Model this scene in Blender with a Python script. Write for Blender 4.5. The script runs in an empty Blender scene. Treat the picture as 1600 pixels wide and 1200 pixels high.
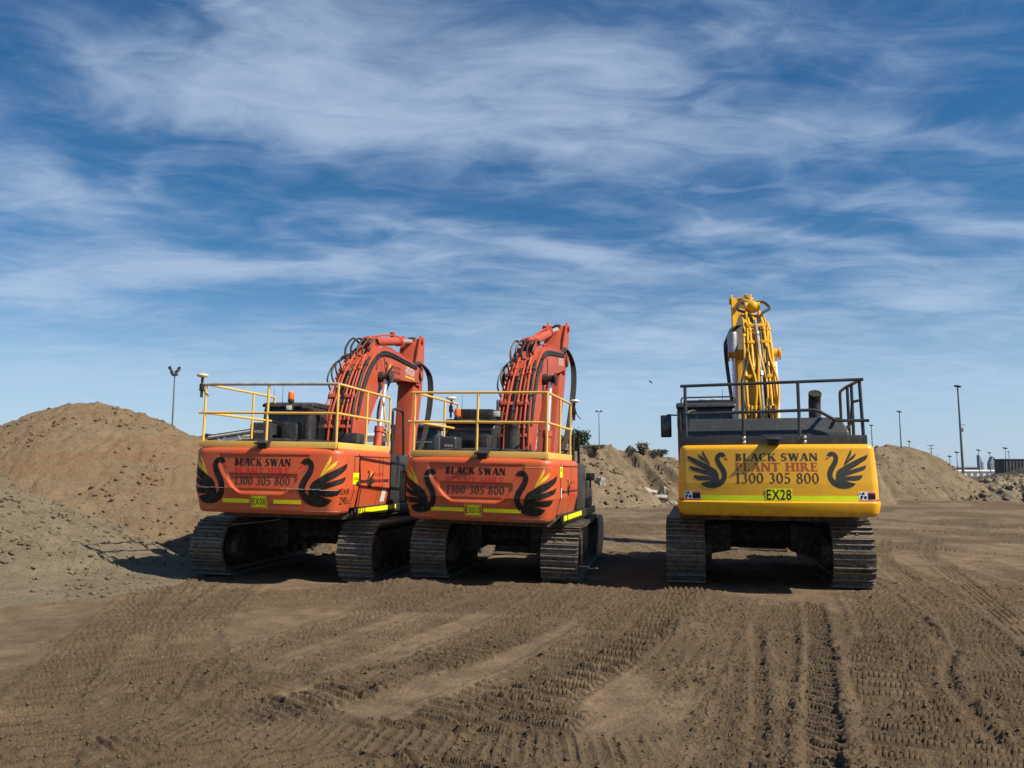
import bpy, bmesh, math, random
import numpy as np
from mathutils import Vector, Matrix, Euler

PI = math.pi
rad = math.radians
S = bpy.context.scene
COL = S.collection

# ------------------------------------------------------------------ camera
cam_d = bpy.data.cameras.new("camera")
cam_d.sensor_width = 36.0
cam_d.sensor_fit = 'HORIZONTAL'
cam_d.lens = 27.0
cam_d.clip_start = 0.1
cam_d.clip_end = 6000.0
cam = bpy.data.objects.new("camera", cam_d)
COL.objects.link(cam)
cam.location = (0.0, 0.0, 1.78)
cam.rotation_euler = (rad(90 + 6.466), 0, 0)
S.camera = cam

# ------------------------------------------------------------------ light
SUN_VEC = Vector((0.92, -0.44, 1.0)).normalized()       # from the yard towards the sun
SUN_EL = math.asin(SUN_VEC.z)
SUN_AZ = math.atan2(SUN_VEC.x, SUN_VEC.y)                    # clockwise from +Y
sun_d = bpy.data.lights.new("sun", 'SUN')
sun_d.energy = 4.8
sun_d.angle = rad(0.5)
sun_d.color = (1.0, 0.91, 0.76)
sun = bpy.data.objects.new("sun", sun_d)
COL.objects.link(sun)
sun.rotation_euler = SUN_VEC.to_track_quat('Z', 'Y').to_euler()

S.view_settings.view_transform = 'Standard'
S.view_settings.look = 'None'
S.view_settings.exposure = 0.50
S.view_settings.gamma = 1.0
S.view_settings.use_curve_mapping = False
S.cycles.max_bounces = 6
S.cycles.diffuse_bounces = 3
S.cycles.transparent_max_bounces = 8

# ------------------------------------------------------------------ sky with a layer of cirrus
world = bpy.data.worlds.new("World")
S.world = world
world.use_nodes = True
SKY_STRENGTH = 0.071


def build_sky():
    nt = world.node_tree
    N, L = nt.nodes, nt.links
    N.clear()

    def node(t, **k):
        n = N.new(t)
        for a, b in k.items():
            setattr(n, a, b)
        return n

    def math_(op, a, b=None, clamp=False):
        n = node('ShaderNodeMath', operation=op, use_clamp=clamp)
        for i, v in enumerate((a, b)):
            if v is None:
                continue
            if isinstance(v, (int, float)):
                n.inputs[i].default_value = v
            else:
                L.new(v, n.inputs[i])
        return n.outputs[0]

    out = node('ShaderNodeOutputWorld')
    bg = node('ShaderNodeBackground')
    sky = node('ShaderNodeTexSky', sky_type='NISHITA')
    sky.sun_disc = False
    sky.sun_elevation = SUN_EL
    sky.sun_rotation = SUN_AZ
    sky.altitude = 0.0
    sky.air_density = 1.0
    sky.dust_density = 0.35
    sky.ozone_density = 2.6
    hs = node('ShaderNodeHueSaturation')
    hs.inputs['Saturation'].default_value = 1.36
    hs.inputs['Value'].default_value = 0.92
    L.new(sky.outputs[0], hs.inputs['Color'])
    gm = node('ShaderNodeGamma')
    gm.inputs[1].default_value = 1.0
    L.new(hs.outputs[0], gm.inputs[0])
    tc = node('ShaderNodeTexCoord')
    sep = node('ShaderNodeSeparateXYZ')
    L.new(tc.outputs['Generated'], sep.inputs[0])
    zc = math_('MAXIMUM', sep.outputs[2], 0.0)
    den = math_('ADD', zc, 0.105)
    cx = math_('DIVIDE', sep.outputs[0], den)
    cy = math_('DIVIDE', sep.outputs[1], den)
    cmb = node('ShaderNodeCombineXYZ')
    L.new(cx, cmb.inputs[0])
    L.new(cy, cmb.inputs[1])
    P = cmb.outputs[0]                      # position on the cloud layer

    def mapping(vec, loc=(0, 0, 0), rot=0.0, scale=(1, 1, 1), kind='POINT'):
        m = node('ShaderNodeMapping', vector_type=kind)
        m.inputs['Location'].default_value = loc
        m.inputs['Rotation'].default_value = (0, 0, rot)
        m.inputs['Scale'].default_value = scale
        L.new(vec, m.inputs[0])
        return m.outputs[0]

    def noise(vec, scale, detail, rough, dist=0.0):
        n = node('ShaderNodeTexNoise')
        n.inputs['Scale'].default_value = scale
        n.inputs['Detail'].default_value = detail
        n.inputs['Roughness'].default_value = rough
        n.inputs['Distortion'].default_value = dist
        L.new(vec, n.inputs['Vector'])
        return n

    # warp the layer a little so that the streaks curl
    wn = noise(mapping(P, (3.1, 1.7, 0)), 1.3, 3, 0.5)
    vs = node('ShaderNodeVectorMath', operation='MULTIPLY_ADD')
    L.new(wn.outputs['Color'], vs.inputs[0])
    vs.inputs[1].default_value = (0.45, 0.30, 0)
    L.new(P, vs.inputs[2])
    W = vs.outputs[0]
    n1 = noise(mapping(W, (0.4, 0.2, 0), rad(-18), (1.0, 1.3, 1)), 1.8, 10, 0.58, 0.6).outputs['Fac']
    n2 = noise(mapping(W, (5.4, 2.2, 0), rad(-36), (1.0, 2.1, 1)), 3.4, 10, 0.60, 0.9).outputs['Fac']
    n3 = noise(mapping(P, (1.4, 9.2, 0)), 0.55, 3, 0.5).outputs['Fac']

    # where the banks of cloud hang over the yard: (x, y, half length, half width, turn, weight) on the layer
    banks = [(-0.44, 1.46, 0.50, 0.17, 0, .85), (-0.20, 1.66, 0.42, 0.13, -4, .75), (0.16, 1.42, 0.42, 0.16, -6, .50), (0.05, 1.78, 0.42, 0.09, 4, .45),
             (0.42, 1.66, 0.50, 0.10, 6, .50), (0.95, 1.70, 0.25, 0.06, 10, .35),
             (-1.28, 1.85, 0.22, 0.14, -30, .55), (-1.22, 2.2, 0.18, 0.30, 10, .55), (-1.12, 2.62, 0.80, 0.15, 0, .80), (-0.62, 2.55, 0.35, 0.16, 0, .5),
             (-1.75, 2.75, 0.35, 0.20, 0, .6), (-0.40, 2.25, 0.28, 0.06, 8, .40),
             (0.36, 2.70, 0.60, 0.20, 4, .60), (0.78, 2.32, 0.46, 0.07, 17, .85), (1.10, 2.12, 0.28, 0.08, 14, .80), (0.25, 2.50, 0.5, 0.07, 22, .60),
             (1.70, 2.85, 0.50, 0.17, 10, .95), (1.50, 2.16, 0.28, 0.05, 16, .70), (1.0, 3.2, 0.8, 0.14, 12, .60), (.75, 3.65, .6, .2, 14, .5),
             (0.3, 3.5, 0.9, 0.25, 4, .45), (-0.7, 4.0, 1.3, 0.35, 0, .45), (-1.9, 4.6, 1.4, 0.4, 0, .4), (1.5, 5.0, 2.5, 0.5, 0, .35), (-1.2, 5.6, 2.4, .8, 0, .60), (2.4, 4.0, 1.2, .35, 14, .55), (-2.8, 3.9, 1.2, .35, 0, .6), (1.2, 4.6, 1.5, .5, 6, .55)]
    wob = node('ShaderNodeVectorMath', operation='MULTIPLY_ADD')
    wn2 = noise(mapping(P, (7.1, 4.7, 0)), 2.4, 4, 0.55)
    L.new(wn2.outputs['Color'], wob.inputs[0])
    wob.inputs[1].default_value = (0.55, 0.30, 0)
    L.new(P, wob.inputs[2])
    total = None
    for (bx_, by_, a, b, t, w) in banks:
        m = mapping(wob.outputs[0], (bx_ + .27, by_ + .15, 0), rad(t), (a * 1.15, b * 1.25, 1), 'TEXTURE')
        ln = node('ShaderNodeVectorMath', operation='LENGTH')
        L.new(m, ln.inputs[0])
        g = math_('EXPONENT', math_('MULTIPLY', math_('MULTIPLY', ln.outputs['Value'], ln.outputs['Value']), -1.1))
        g = math_('MULTIPLY', g, w)
        total = g if total is None else math_('ADD', total, g)
    total = math_('MINIMUM', total, 0.95)
    wisps = math_('ADD', math_('MULTIPLY', math_('SUBTRACT', n1, 0.5), 1.5), math_('MULTIPLY', math_('SUBTRACT', n2, 0.5), 1.15))
    base = math_('MULTIPLY', math_('SUBTRACT', n3, 0.45), 0.5)
    d = math_('ADD', math_('ADD', math_('MULTIPLY', wisps, 1.05), math_('MULTIPLY', total, 0.72)), base)
    mr = node('ShaderNodeMapRange', interpolation_type='SMOOTHSTEP')
    L.new(d, mr.inputs['Value'])
    mr.inputs['From Min'].default_value = -0.22
    mr.inputs['From Max'].default_value = 1.15
    mr.inputs['To Max'].default_value = 0.80
    up = node('ShaderNodeMapRange', interpolation_type='SMOOTHSTEP')
    L.new(sep.outputs[2], up.inputs['Value'])
    up.inputs['From Min'].default_value = 0.0
    up.inputs['From Max'].default_value = 0.09
    fac = math_('MULTIPLY', mr.outputs[0], up.outputs[0])
    mix = node('ShaderNodeMix', data_type='RGBA')
    L.new(fac, mix.inputs['Factor'])
    L.new(gm.outputs[0], mix.inputs[6])
    mix.inputs[7].default_value = CLOUD_COL
    # thin pale air low over the horizon
    hz = node('ShaderNodeMapRange', interpolation_type='SMOOTHSTEP')
    L.new(sep.outputs[2], hz.inputs['Value'])
    hz.inputs['From Min'].default_value = 0.27
    hz.inputs['From Max'].default_value = -0.02
    hz.inputs['To Min'].default_value = 0.0
    hz.inputs['To Max'].default_value = 0.70
    mix2 = node('ShaderNodeMix', data_type='RGBA')
    L.new(hz.outputs[0], mix2.inputs['Factor'])
    L.new(mix.outputs[2], mix2.inputs[6])
    mix2.inputs[7].default_value = HORIZON_COL
    L.new(mix2.outputs[2], bg.inputs['Color'])
    bg.inputs['Strength'].default_value = SKY_STRENGTH
    L.new(bg.outputs[0], out.inputs['Surface'])


CLOUD_COL = (4.7, 5.9, 7.7, 1)
HORIZON_COL = (4.5, 6.4, 8.9, 1)
build_sky()

# ------------------------------------------------------------------ materials
def new_mat(name):
    m = bpy.data.materials.new(name)
    m.use_nodes = True
    nt = m.node_tree
    nt.nodes.clear()
    out = nt.nodes.new('ShaderNodeOutputMaterial')
    b = nt.nodes.new('ShaderNodeBsdfPrincipled')
    nt.links.new(b.outputs[0], out.inputs['Surface'])
    return m, nt, b


class NT:
    """small helper to wire nodes"""
    def __init__(s, nt):
        s.nt = nt

    def n(s, t, **k):
        x = s.nt.nodes.new(t)
        for a, b in k.items():
            setattr(x, a, b)
        return x

    def l(s, a, b):
        s.nt.links.new(a, b)

    def coord(s, which='Object', scale=(1, 1, 1), loc=(0, 0, 0)):
        tc = s.n('ShaderNodeTexCoord')
        mp = s.n('ShaderNodeMapping')
        mp.inputs['Scale'].default_value = scale
        mp.inputs['Location'].default_value = loc
        s.l(tc.outputs[which], mp.inputs[0])
        return mp.outputs[0]

    def noise(s, vec, scale, detail=4, rough=.55, dist=0.0):
        x = s.n('ShaderNodeTexNoise')
        x.inputs['Scale'].default_value = scale
        x.inputs['Detail'].default_value = detail
        x.inputs['Roughness'].default_value = rough
        x.inputs['Distortion'].default_value = dist
        s.l(vec, x.inputs['Vector'])
        return x.outputs['Fac']

    def ramp(s, v, a, b, lo=0.0, hi=1.0):
        x = s.n('ShaderNodeMapRange', interpolation_type='SMOOTHSTEP')
        s.l(v, x.inputs['Value'])
        x.inputs['From Min'].default_value = a
        x.inputs['From Max'].default_value = b
        x.inputs['To Min'].default_value = lo
        x.inputs['To Max'].default_value = hi
        return x.outputs[0]

    def mix(s, f, a, b):
        x = s.n('ShaderNodeMix', data_type='RGBA')
        for k, v in ((0, f), (6, a), (7, b)):
            if isinstance(v, (int, float)):
                x.inputs[k].default_value = v
            elif isinstance(v, tuple):
                x.inputs[k].default_value = (*v[:3], 1)
            else:
                s.l(v, x.inputs[k])
        return x.outputs[2]

    def math(s, op, a, b=None):
        x = s.n('ShaderNodeMath', operation=op)
        for i, v in enumerate((a, b)):
            if v is None:
                continue
            if isinstance(v, (int, float)):
                x.inputs[i].default_value = v
            else:
                s.l(v, x.inputs[i])
        return x.outputs[0]

    def bump(s, h, strength, dist, b):
        x = s.n('ShaderNodeBump')
        x.inputs['Strength'].default_value = strength
        x.inputs['Distance'].default_value = dist
        s.l(h, x.inputs['Height'])
        s.l(x.outputs[0], b.inputs['Normal'])


DUST = (0.30, 0.225, 0.15)


def painted(name, col, rough=.42, dust=.30, wear=.25, spec=.5, fade=None, coat=0.0, splash=None):
    """site machine paint: faded blotches, film of dust, scuffs down to dull primer"""
    m, nt, b = new_mat(name)
    k = NT(nt)
    v = k.coord('Object')
    c = (*col, 1)
    f2 = fade or tuple(min(1, x * .8 + .05) for x in col)
    blot = k.ramp(k.noise(v, 1.7, 5, .6), .38, .68)
    base = k.mix(k.math('MULTIPLY', blot, .55), c, f2)
    fine = k.ramp(k.noise(v, 9.0, 6, .65), .50, .78)
    streak = k.ramp(k.noise(k.coord('Object', (7, 7, .8)), 2.4, 5, .6), .50, .80)
    film = k.math('MULTIPLY', k.math('ADD', k.math('MULTIPLY', fine, .6), k.math('MULTIPLY', streak, .7)), dust)
    base = k.mix(film, base, DUST)
    if splash:
        sx = k.n('ShaderNodeSeparateXYZ')
        k.l(v, sx.inputs[0])
        lowz = k.ramp(sx.outputs[2], splash[1], splash[0])
        spl = k.ramp(k.noise(k.coord('Object', (3, 3, 1.3)), 3.2, 7, .7, .3), .42, .62)
        film = k.math('MINIMUM', k.math('ADD', film, k.math('MULTIPLY', k.math('MULTIPLY', lowz, spl), .55)), .85)
        base = k.mix(film, base, (.20, .14, .085))
    scr = k.ramp(k.noise(k.coord('Object', (1.2, 1.2, 14)), 5.0, 8, .75), .66, .74)
    chips = k.ramp(k.noise(v, 26.0, 4, .6), .68, .74)
    w = k.math('MULTIPLY', k.math('MAXIMUM', scr, chips), wear)
    base = k.mix(w, base, (.16, .12, .10))
    k.l(base, b.inputs['Base Color'])
    r = k.math('ADD', k.math('MULTIPLY', film, .5), rough)
    k.l(r, b.inputs['Roughness'])
    b.inputs['Specular IOR Level'].default_value = spec
    if coat:
        b.inputs['Coat Weight'].default_value = coat
        b.inputs['Coat Roughness'].default_value = .12
    k.bump(k.noise(v, 14, 4, .6), .06, .01, b)
    return m


def plain(name, col, rough=.6, metal=0.0, var=.25, dust=0.0, scale=6.0, bump=0.0, spec=.5):
    m, nt, b = new_mat(name)
    k = NT(nt)
    v = k.coord('Object')
    nz = k.ramp(k.noise(v, scale, 6, .62), .32, .70)
    c2 = tuple(x * (1 - var) for x in col)
    base = k.mix(nz, tuple(min(1, x * (1 + var * .5)) for x in col), c2)
    if dust:
        d = k.math('MULTIPLY', k.ramp(k.noise(v, scale * 2.3, 6, .66), .42, .72), dust)
        base = k.mix(d, base, DUST)
    k.l(base, b.inputs['Base Color'])
    b.inputs['Roughness'].default_value = rough
    b.inputs['Metallic'].default_value = metal
    b.inputs['Specular IOR Level'].default_value = spec
    if bump:
        k.bump(k.noise(v, scale * 5, 5, .65), bump, .01, b)
    return m


def glass_mat(name, col=(.012, .016, .02), rough=.06):
    m, nt, b = new_mat(name)
    k = NT(nt)
    b.inputs['Base Color'].default_value = (*col, 1)
    v = k.coord('Object')
    k.l(k.ramp(k.noise(v, 5, 5, .6), .3, .8, rough, rough + .22), b.inputs['Roughness'])
    b.inputs['IOR'].default_value = 1.5
    b.inputs['Specular IOR Level'].default_value = .6
    return m


def glow_mat(name, col, e):
    m, nt, b = new_mat(name)
    b.inputs['Base Color'].default_value = (*col, 1)
    b.inputs['Roughness'].default_value = .25
    b.inputs['Emission Color'].default_value = (*col, 1)
    b.inputs['Emission Strength'].default_value = e
    return m


def soil_mat(name, dry, wet, stone=None, attr=None, scale=1.0, bump=.5, grit=.35, band=None, bdist=.05):
    m, nt, b = new_mat(name)
    k = NT(nt)
    v = k.coord('Object')
    big = k.ramp(k.noise(v, .35 * scale, 5, .6, .4), .36, .66)
    mid = k.ramp(k.noise(v, 2.6 * scale, 7, .68), .35, .68)
    fin = k.noise(v, 34 * scale, 8, .72)
    base = k.mix(big, dry, tuple(.5 * (a + c) for a, c in zip(dry, wet)))
    base = k.mix(k.math('MULTIPLY', mid, .75), base, wet)
    if band:
        bn = k.ramp(k.noise(k.coord('Object', (.35, .35, 1.2)), 1.0 * scale, 5, .6, .6), .46, .62)
        base = k.mix(k.math('MULTIPLY', bn, .5), base, band)
    if attr:
        a = k.n('ShaderNodeAttribute', attribute_name=attr)
        base = k.mix(k.math('MULTIPLY', a.outputs['Fac'], .72), base, wet)
    sp = k.ramp(fin, .35, .70)
    base = k.mix(k.math('MULTIPLY', sp, grit), base, tuple(x * .45 for x in wet))
    pale = k.ramp(k.noise(v, 60 * scale, 3, .5), .66, .74)
    base = k.mix(k.math('MULTIPLY', pale, .55), base, stone or tuple(min(1, x * 1.7) for x in dry))
    k.l(base, b.inputs['Base Color'])
    b.inputs['Roughness'].default_value = .95
    b.inputs['Specular IOR Level'].default_value = .15
    if attr:
        fin = k.math('MULTIPLY', fin, k.math('ADD', k.math('MULTIPLY', a.outputs['Fac'], 1.3), .5))
    h = k.math('ADD', k.math('MULTIPLY', fin, .55), k.math('MULTIPLY', k.noise(v, 11 * scale, 8, .75), 1.0))
    k.bump(h, bump, bdist, b)
    return m


M = {}
M['orange'] = painted('orange machine paint', (.60, .090, .024), .42, .36, .50, fade=(.56, .115, .042), splash=(1.0, 1.42))
M['orange_dark'] = painted('orange boom paint', (.46, .066, .024), .50, .34, .55, fade=(.46, .105, .055))
M['yellow'] = painted('yellow machine paint', (.84, .415, .007), .32, .18, .16, fade=(.82, .42, .015), coat=.25, splash=(1.05, 1.30))
M['yellow_arm'] = painted('yellow boom paint', (.80, .42, .010), .45, .28, .40, spec=.3)
M['rail_yellow'] = painted('yellow rail paint', (.78, .46, .075), .45, .30, .40, fade=(.74, .52, .17))
M['charcoal'] = painted('charcoal paint', (.030, .033, .036), .42, .18, .15, fade=(.045, .047, .05))
M['black'] = plain('matt black', (.018, .018, .018), .55, 0, .3, .15)
M['hood'] = plain('dark hood', (.028, .028, .030), .50, 0, .3, .22, 3.0)
M['rubber'] = plain('black hose', (.014, .014, .015), .5, 0, .3, .18, 10)
M['steel'] = plain('worn track steel', (.105, .086, .066), .62, .15, .5, .55, 9.0, .4)
M['grouser'] = plain('polished grouser edge', (.27, .24, .20), .42, .40, .5, .35, 12.0, .2)
M['frame'] = plain('greasy black steel', (.022, .020, .018), .65, .1, .4, .35, 5.0, .3)
M['chrome'] = plain('chrome rod', (.86, .86, .86), .34, .75, .08, 0)
M['silver'] = plain('grey galvanised steel', (.40, .41, .42), .45, .6, .25, .1)
M['pole'] = plain('lamp pole steel', (.13, .15, .17), .5, .3, .2)
M['glass'] = glass_mat('cab glass')
M['mirror'] = glass_mat('mirror glass', (.03, .035, .04), .03)
M['amber'] = glow_mat('amber beacon lens', (.75, .16, .02), .05)
M['lamp'] = plain('lamp lens', (.80, .76, .62), .2, 0, .1)
M['white'] = plain('white plastic', (.74, .73, .68), .5, 0, .12, .1)
M['cream'] = plain('cream plastic', (.72, .62, .30), .5, 0, .12, .1)
M['hivis'] = plain('lime reflective tape', (.93, .90, .008), .4, 0, .10, .06)
M['hivis_green'] = plain('green reflective tape', (.80, .95, .006), .4, 0, .08, .03)
M['decal_black'] = plain('black vinyl', (.010, .011, .011), .6, 0, .35, .10, 5, spec=.2)
M['decal_grey'] = plain('charcoal vinyl', (.040, .042, .042), .55, 0, .2, .05, spec=.3)
M['decal_red'] = plain('red vinyl', (.80, .012, .022), .5, 0, .2, .1)
M['decal_faded'] = plain('faded red vinyl', (.70, .026, .026), .5, 0, .25, .2, 20)
M['decal_rose'] = plain('dull red vinyl', (.46, .075, .025), .5, 0, .15, .1)
M['decal_yellow'] = plain('yellow vinyl', (.85, .55, .02), .5, 0, .15, .1)
M['decal_brown'] = plain('dark brown vinyl', (.035, .020, .010), .5, 0, .2, .1)
M['decal_white'] = plain('white vinyl', (.78, .78, .76), .5, 0, .1, .1)
M['seam'] = plain('dark seam', (.05, .012, .006), .8, 0, .2)
M['seam_dark'] = plain('panel gap', (.012, .012, .012), .8, 0, .2)
M['scuff'] = plain('pale scratch through the paint', (.55, .42, .30), .8, 0, .4, .2, 30)
M['bucket'] = plain('scuffed grey bucket steel', (.16, .145, .13), .5, .3, .4, .5, 5, .2)
M['rust'] = plain('rusty steel', (.16, .075, .04), .8, .1, .5, .3, 7, .3)
M['soil_ground'] = soil_mat('yard soil', (.262, .192, .118), (.112, .080, .050), attr='churn', bump=.7)
M['soil_crumb'] = soil_mat('damp soil crumbs', (.165, .120, .074), (.10, .072, .045), stone=(.24, .18, .12), bump=.4)
M['soil_brown'] = soil_mat('brown fill', (.41, .305, .190), (.27, .19, .115), stone=(.55, .46, .34), bump=.9, band=(.36, .20, .105), bdist=.16, grit=.5)
M['soil_grey'] = soil_mat('grey spoil', (.38, .32, .212), (.235, .19, .125), stone=(.5, .45, .36), bump=.9, bdist=.13, grit=.5)
M['soil_bank'] = soil_mat('bank spoil', (.32, .25, .160), (.18, .135, .085), stone=(.55, .48, .36), bump=.9, scale=.6, bdist=.15, grit=.4)
M['soil_dark'] = soil_mat('dark spoil', (.115, .10, .09), (.07, .06, .055), bump=.8, scale=.5)
M['gravel'] = soil_mat('crushed stone', (.42, .35, .23), (.15, .12, .085), stone=(.62, .56, .44), bump=1.0, scale=.8, grit=.6)
M['concrete'] = plain('broken concrete', (.36, .31, .25), .9, 0, .3, .3, 4, .4)
M['bark'] = plain('bark', (.10, .075, .05), .9, 0, .3, 0, 8, .4)
M['leaf'] = plain('dark leaves', (.035, .055, .018), .7, 0, .6, 0, 1.2)
M['leaf_grey'] = plain('grey green leaves', (.12, .125, .08), .7, 0, .4, 0, 1.2)
M['shed_white'] = plain('white cladding', (.70, .70, .66), .6, 0, .1)
M['shed_grey'] = plain('grey cladding', (.17, .19, .21), .6, 0, .2)
M['far_haze'] = plain('haze tinted cladding', (.24, .28, .33), .7, 0, .2, 0, .2)  # grey cladding on the horizon, with blue distance haze painted into its colour
M['container'] = plain('dark container steel', (.055, .056, .065), .6, .1, .3, .1, .6)
M['conveyor_grey'] = plain('grey conveyor steel', (.38, .385, .36), .6, .1, .25, .2)
M['plant_yellow'] = plain('cream yellow panel', (.70, .46, .14), .5, 0, .15, .15)

# ------------------------------------------------------------------ mesh helpers
def rot_to(d):
    return Vector(d).normalized().to_track_quat('Z', 'Y').to_matrix()


class MB:
    """collects shapes and links them as ONE mesh object"""
    def __init__(s):
        s.v, s.f, s.mi, s.cur = [], [], [], 0

    def add(s, vs, fs, mat=None):
        o = len(s.v)
        s.mi += [s.cur] * len(fs)
        s.v += [tuple(mat @ Vector(p)) if mat else tuple(p) for p in vs]
        s.f += [tuple(i + o for i in f) for f in fs]
        return s

    def box(s, c, size, rot=None, bev=0.0, seg=2):
        hx, hy, hz = (x / 2 for x in size)
        vs = [(x, y, z) for x in (-hx, hx) for y in (-hy, hy) for z in (-hz, hz)]
        fs = [(0, 1, 3, 2), (4, 6, 7, 5), (0, 4, 5, 1), (2, 3, 7, 6), (0, 2, 6, 4), (1, 5, 7, 3)]
        if bev:
            vs, fs = bevelled(vs, fs, bev, seg)
        mt = Matrix.Translation(c)
        if rot is not None:
            mt = mt @ (rot.to_4x4() if hasattr(rot, 'to_4x4') else Euler(rot).to_matrix().to_4x4())
        return s.add(vs, fs, mt)

    def prism(s, poly, x0, x1, plane='YZ', bev=0.0, seg=2):
        """polygon in a plane, extruded along the remaining axis from x0 to x1"""
        n = len(poly)
        def P(a, b, t):
            return {'YZ': (t, a, b), 'XZ': (a, t, b), 'XY': (a, b, t)}[plane]
        vs = [P(a, b, x0) for a, b in poly] + [P(a, b, x1) for a, b in poly]
        fs = [tuple(range(n)), tuple(range(2 * n - 1, n - 1, -1))]
        fs += [(i, i + n, (i + 1) % n + n, (i + 1) % n) for i in range(n)]
        vs, fs = bevelled(vs, fs, bev, seg, True)
        return s.add(vs, fs)

    def tube(s, pts, r, seg=8, closed=False, caps=True):
        pts = [Vector(p) for p in pts]
        n = len(pts)
        rr = r if isinstance(r, (list, tuple)) else [r] * n
        tang = []
        for i in range(n):
            a = pts[(i - 1) % n] if (closed or i > 0) else pts[0]
            b = pts[(i + 1) % n] if (closed or i < n - 1) else pts[-1]
            t = (b - a)
            tang.append(t.normalized() if t.length > 1e-9 else Vector((0, 0, 1)))
        t0 = tang[0]
        u = t0.cross(Vector((0, 0, 1)))
        if u.length < 1e-3:
            u = t0.cross(Vector((0, 1, 0)))
        u.normalize()
        vs, fs = [], []
        for i in range(n):
            t = tang[i]
            u = (u - t * u.dot(t))
            if u.length < 1e-6:
                u = t.orthogonal()
            u.normalize()
            w = t.cross(u)
            for j in range(seg):
                a = 2 * PI * j / seg
                vs.append(pts[i] + (u * math.cos(a) + w * math.sin(a)) * rr[i])
        m = n if closed else n - 1
        for i in range(m):
            k = (i + 1) % n
            for j in range(seg):
                j2 = (j + 1) % seg
                fs.append((i * seg + j, i * seg + j2, k * seg + j2, k * seg + j))
        if caps and not closed:
            fs.append(tuple(range(seg - 1, -1, -1)))
            fs.append(tuple(range((n - 1) * seg, n * seg)))
        return s.add(vs, fs)

    def cyl(s, a, b, r0, r1=None, seg=20):
        return s.tube([a, b], [r0, r0 if r1 is None else r1], seg)

    def lathe(s, c, prof, seg=20, axis=(0, 0, 1)):
        """profile [(radius, height)] turned about an axis through c"""
        R = rot_to(axis)
        vs, fs = [], []
        for (r, h) in prof:
            for j in range(seg):
                a = 2 * PI * j / seg
                vs.append(Vector(c) + R @ Vector((r * math.cos(a), r * math.sin(a), h)))
        n = len(prof)
        for i in range(n - 1):
            for j in range(seg):
                j2 = (j + 1) % seg
                fs.append((i * seg + j, i * seg + j2, (i + 1) * seg + j2, (i + 1) * seg + j))
        fs.append(tuple(range(seg - 1, -1, -1)))
        fs.append(tuple(range((n - 1) * seg, n * seg)))
        return s.add(vs, fs)

    def build(s, name, mat, parent=None, angle=35, smooth=True):
        me = bpy.data.meshes.new(name)
        me.from_pydata(s.v, [], s.f)
        mats = mat if isinstance(mat, (list, tuple)) else [mat]
        for x in mats:
            me.materials.append(x)
        if len(mats) > 1:
            me.polygons.foreach_set('material_index', s.mi)
        me.validate()
        bm = bmesh.new()
        bm.from_mesh(me)
        bmesh.ops.recalc_face_normals(bm, faces=bm.faces)
        bm.to_mesh(me)
        bm.free()
        if smooth:
            me.shade_smooth()
            me.set_sharp_from_angle(angle=rad(angle))
        o = bpy.data.objects.new(name, me)
        COL.objects.link(o)
        if parent is not None:
            o.parent = parent
        return o


def bevelled(vs, fs, w, seg=2, ngon_tri=False):
    if not w and not ngon_tri:
        return vs, fs
    bm = bmesh.new()
    bv = [bm.verts.new(p) for p in vs]
    for f in fs:
        bm.faces.new([bv[i] for i in f])
    bmesh.ops.recalc_face_normals(bm, faces=bm.faces)
    if w:
        es = [e for e in bm.edges if len(e.link_faces) == 2 and e.calc_face_angle(0) > rad(28)]
        bmesh.ops.bevel(bm, geom=es, offset=w, segments=seg, affect='EDGES', clamp_overlap=True, profile=.6)
    big = [f for f in bm.faces if len(f.verts) > 4]
    if big:
        bmesh.ops.triangulate(bm, faces=big)
    bm.verts.index_update()
    out = [tuple(v.co) for v in bm.verts], [tuple(v.index for v in f.verts) for f in bm.faces]
    bm.free()
    return out


def smooth_path(pts, n=6):
    """Catmull-Rom through the points"""
    P = [Vector(p) for p in pts]
    out = []
    for i in range(len(P) - 1):
        p0 = P[i - 1] if i else P[0] * 2 - P[1]
        p1, p2 = P[i], P[i + 1]
        p3 = P[i + 2] if i + 2 < len(P) else P[-1] * 2 - P[-2]
        for k in range(n):
            t = k / n
            out.append(.5 * ((2 * p1) + (p2 - p0) * t + (2 * p0 - 5 * p1 + 4 * p2 - p3) * t * t + (3 * p1 - p0 - 3 * p2 + p3) * t ** 3))
    out.append(P[-1])
    return out


def round_path(pts, r=.08, n=4):
    """polyline with its corners rounded off (bent pipe)"""
    P = [Vector(p) for p in pts]
    out = [P[0]]
    for i in range(1, len(P) - 1):
        a, b, c = P[i - 1], P[i], P[i + 1]
        d1, d2 = (a - b), (c - b)
        q = min(r, d1.length * .45, d2.length * .45)
        s, e = b + d1.normalized() * q, b + d2.normalized() * q
        for k in range(n + 1):
            t = k / n
            out.append(s * (1 - t) ** 2 + b * 2 * t * (1 - t) + e * t * t)
    out.append(P[-1])
    return out


def tag(o, label=None, cat=None, group=None, kind=None):
    if label:
        o['label'] = label
    if cat:
        o['category'] = cat
    if group:
        o['group'] = group
    if kind:
        o['kind'] = kind
    return o


def thing(name, label, cat, loc=(0, 0, 0), rot=(0, 0, 0), group=None):
    o = bpy.data.objects.new(name, None)
    o.empty_display_size = .2
    COL.objects.link(o)
    o.location = loc
    o.rotation_euler = rot
    return tag(o, label, cat, group)


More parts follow.
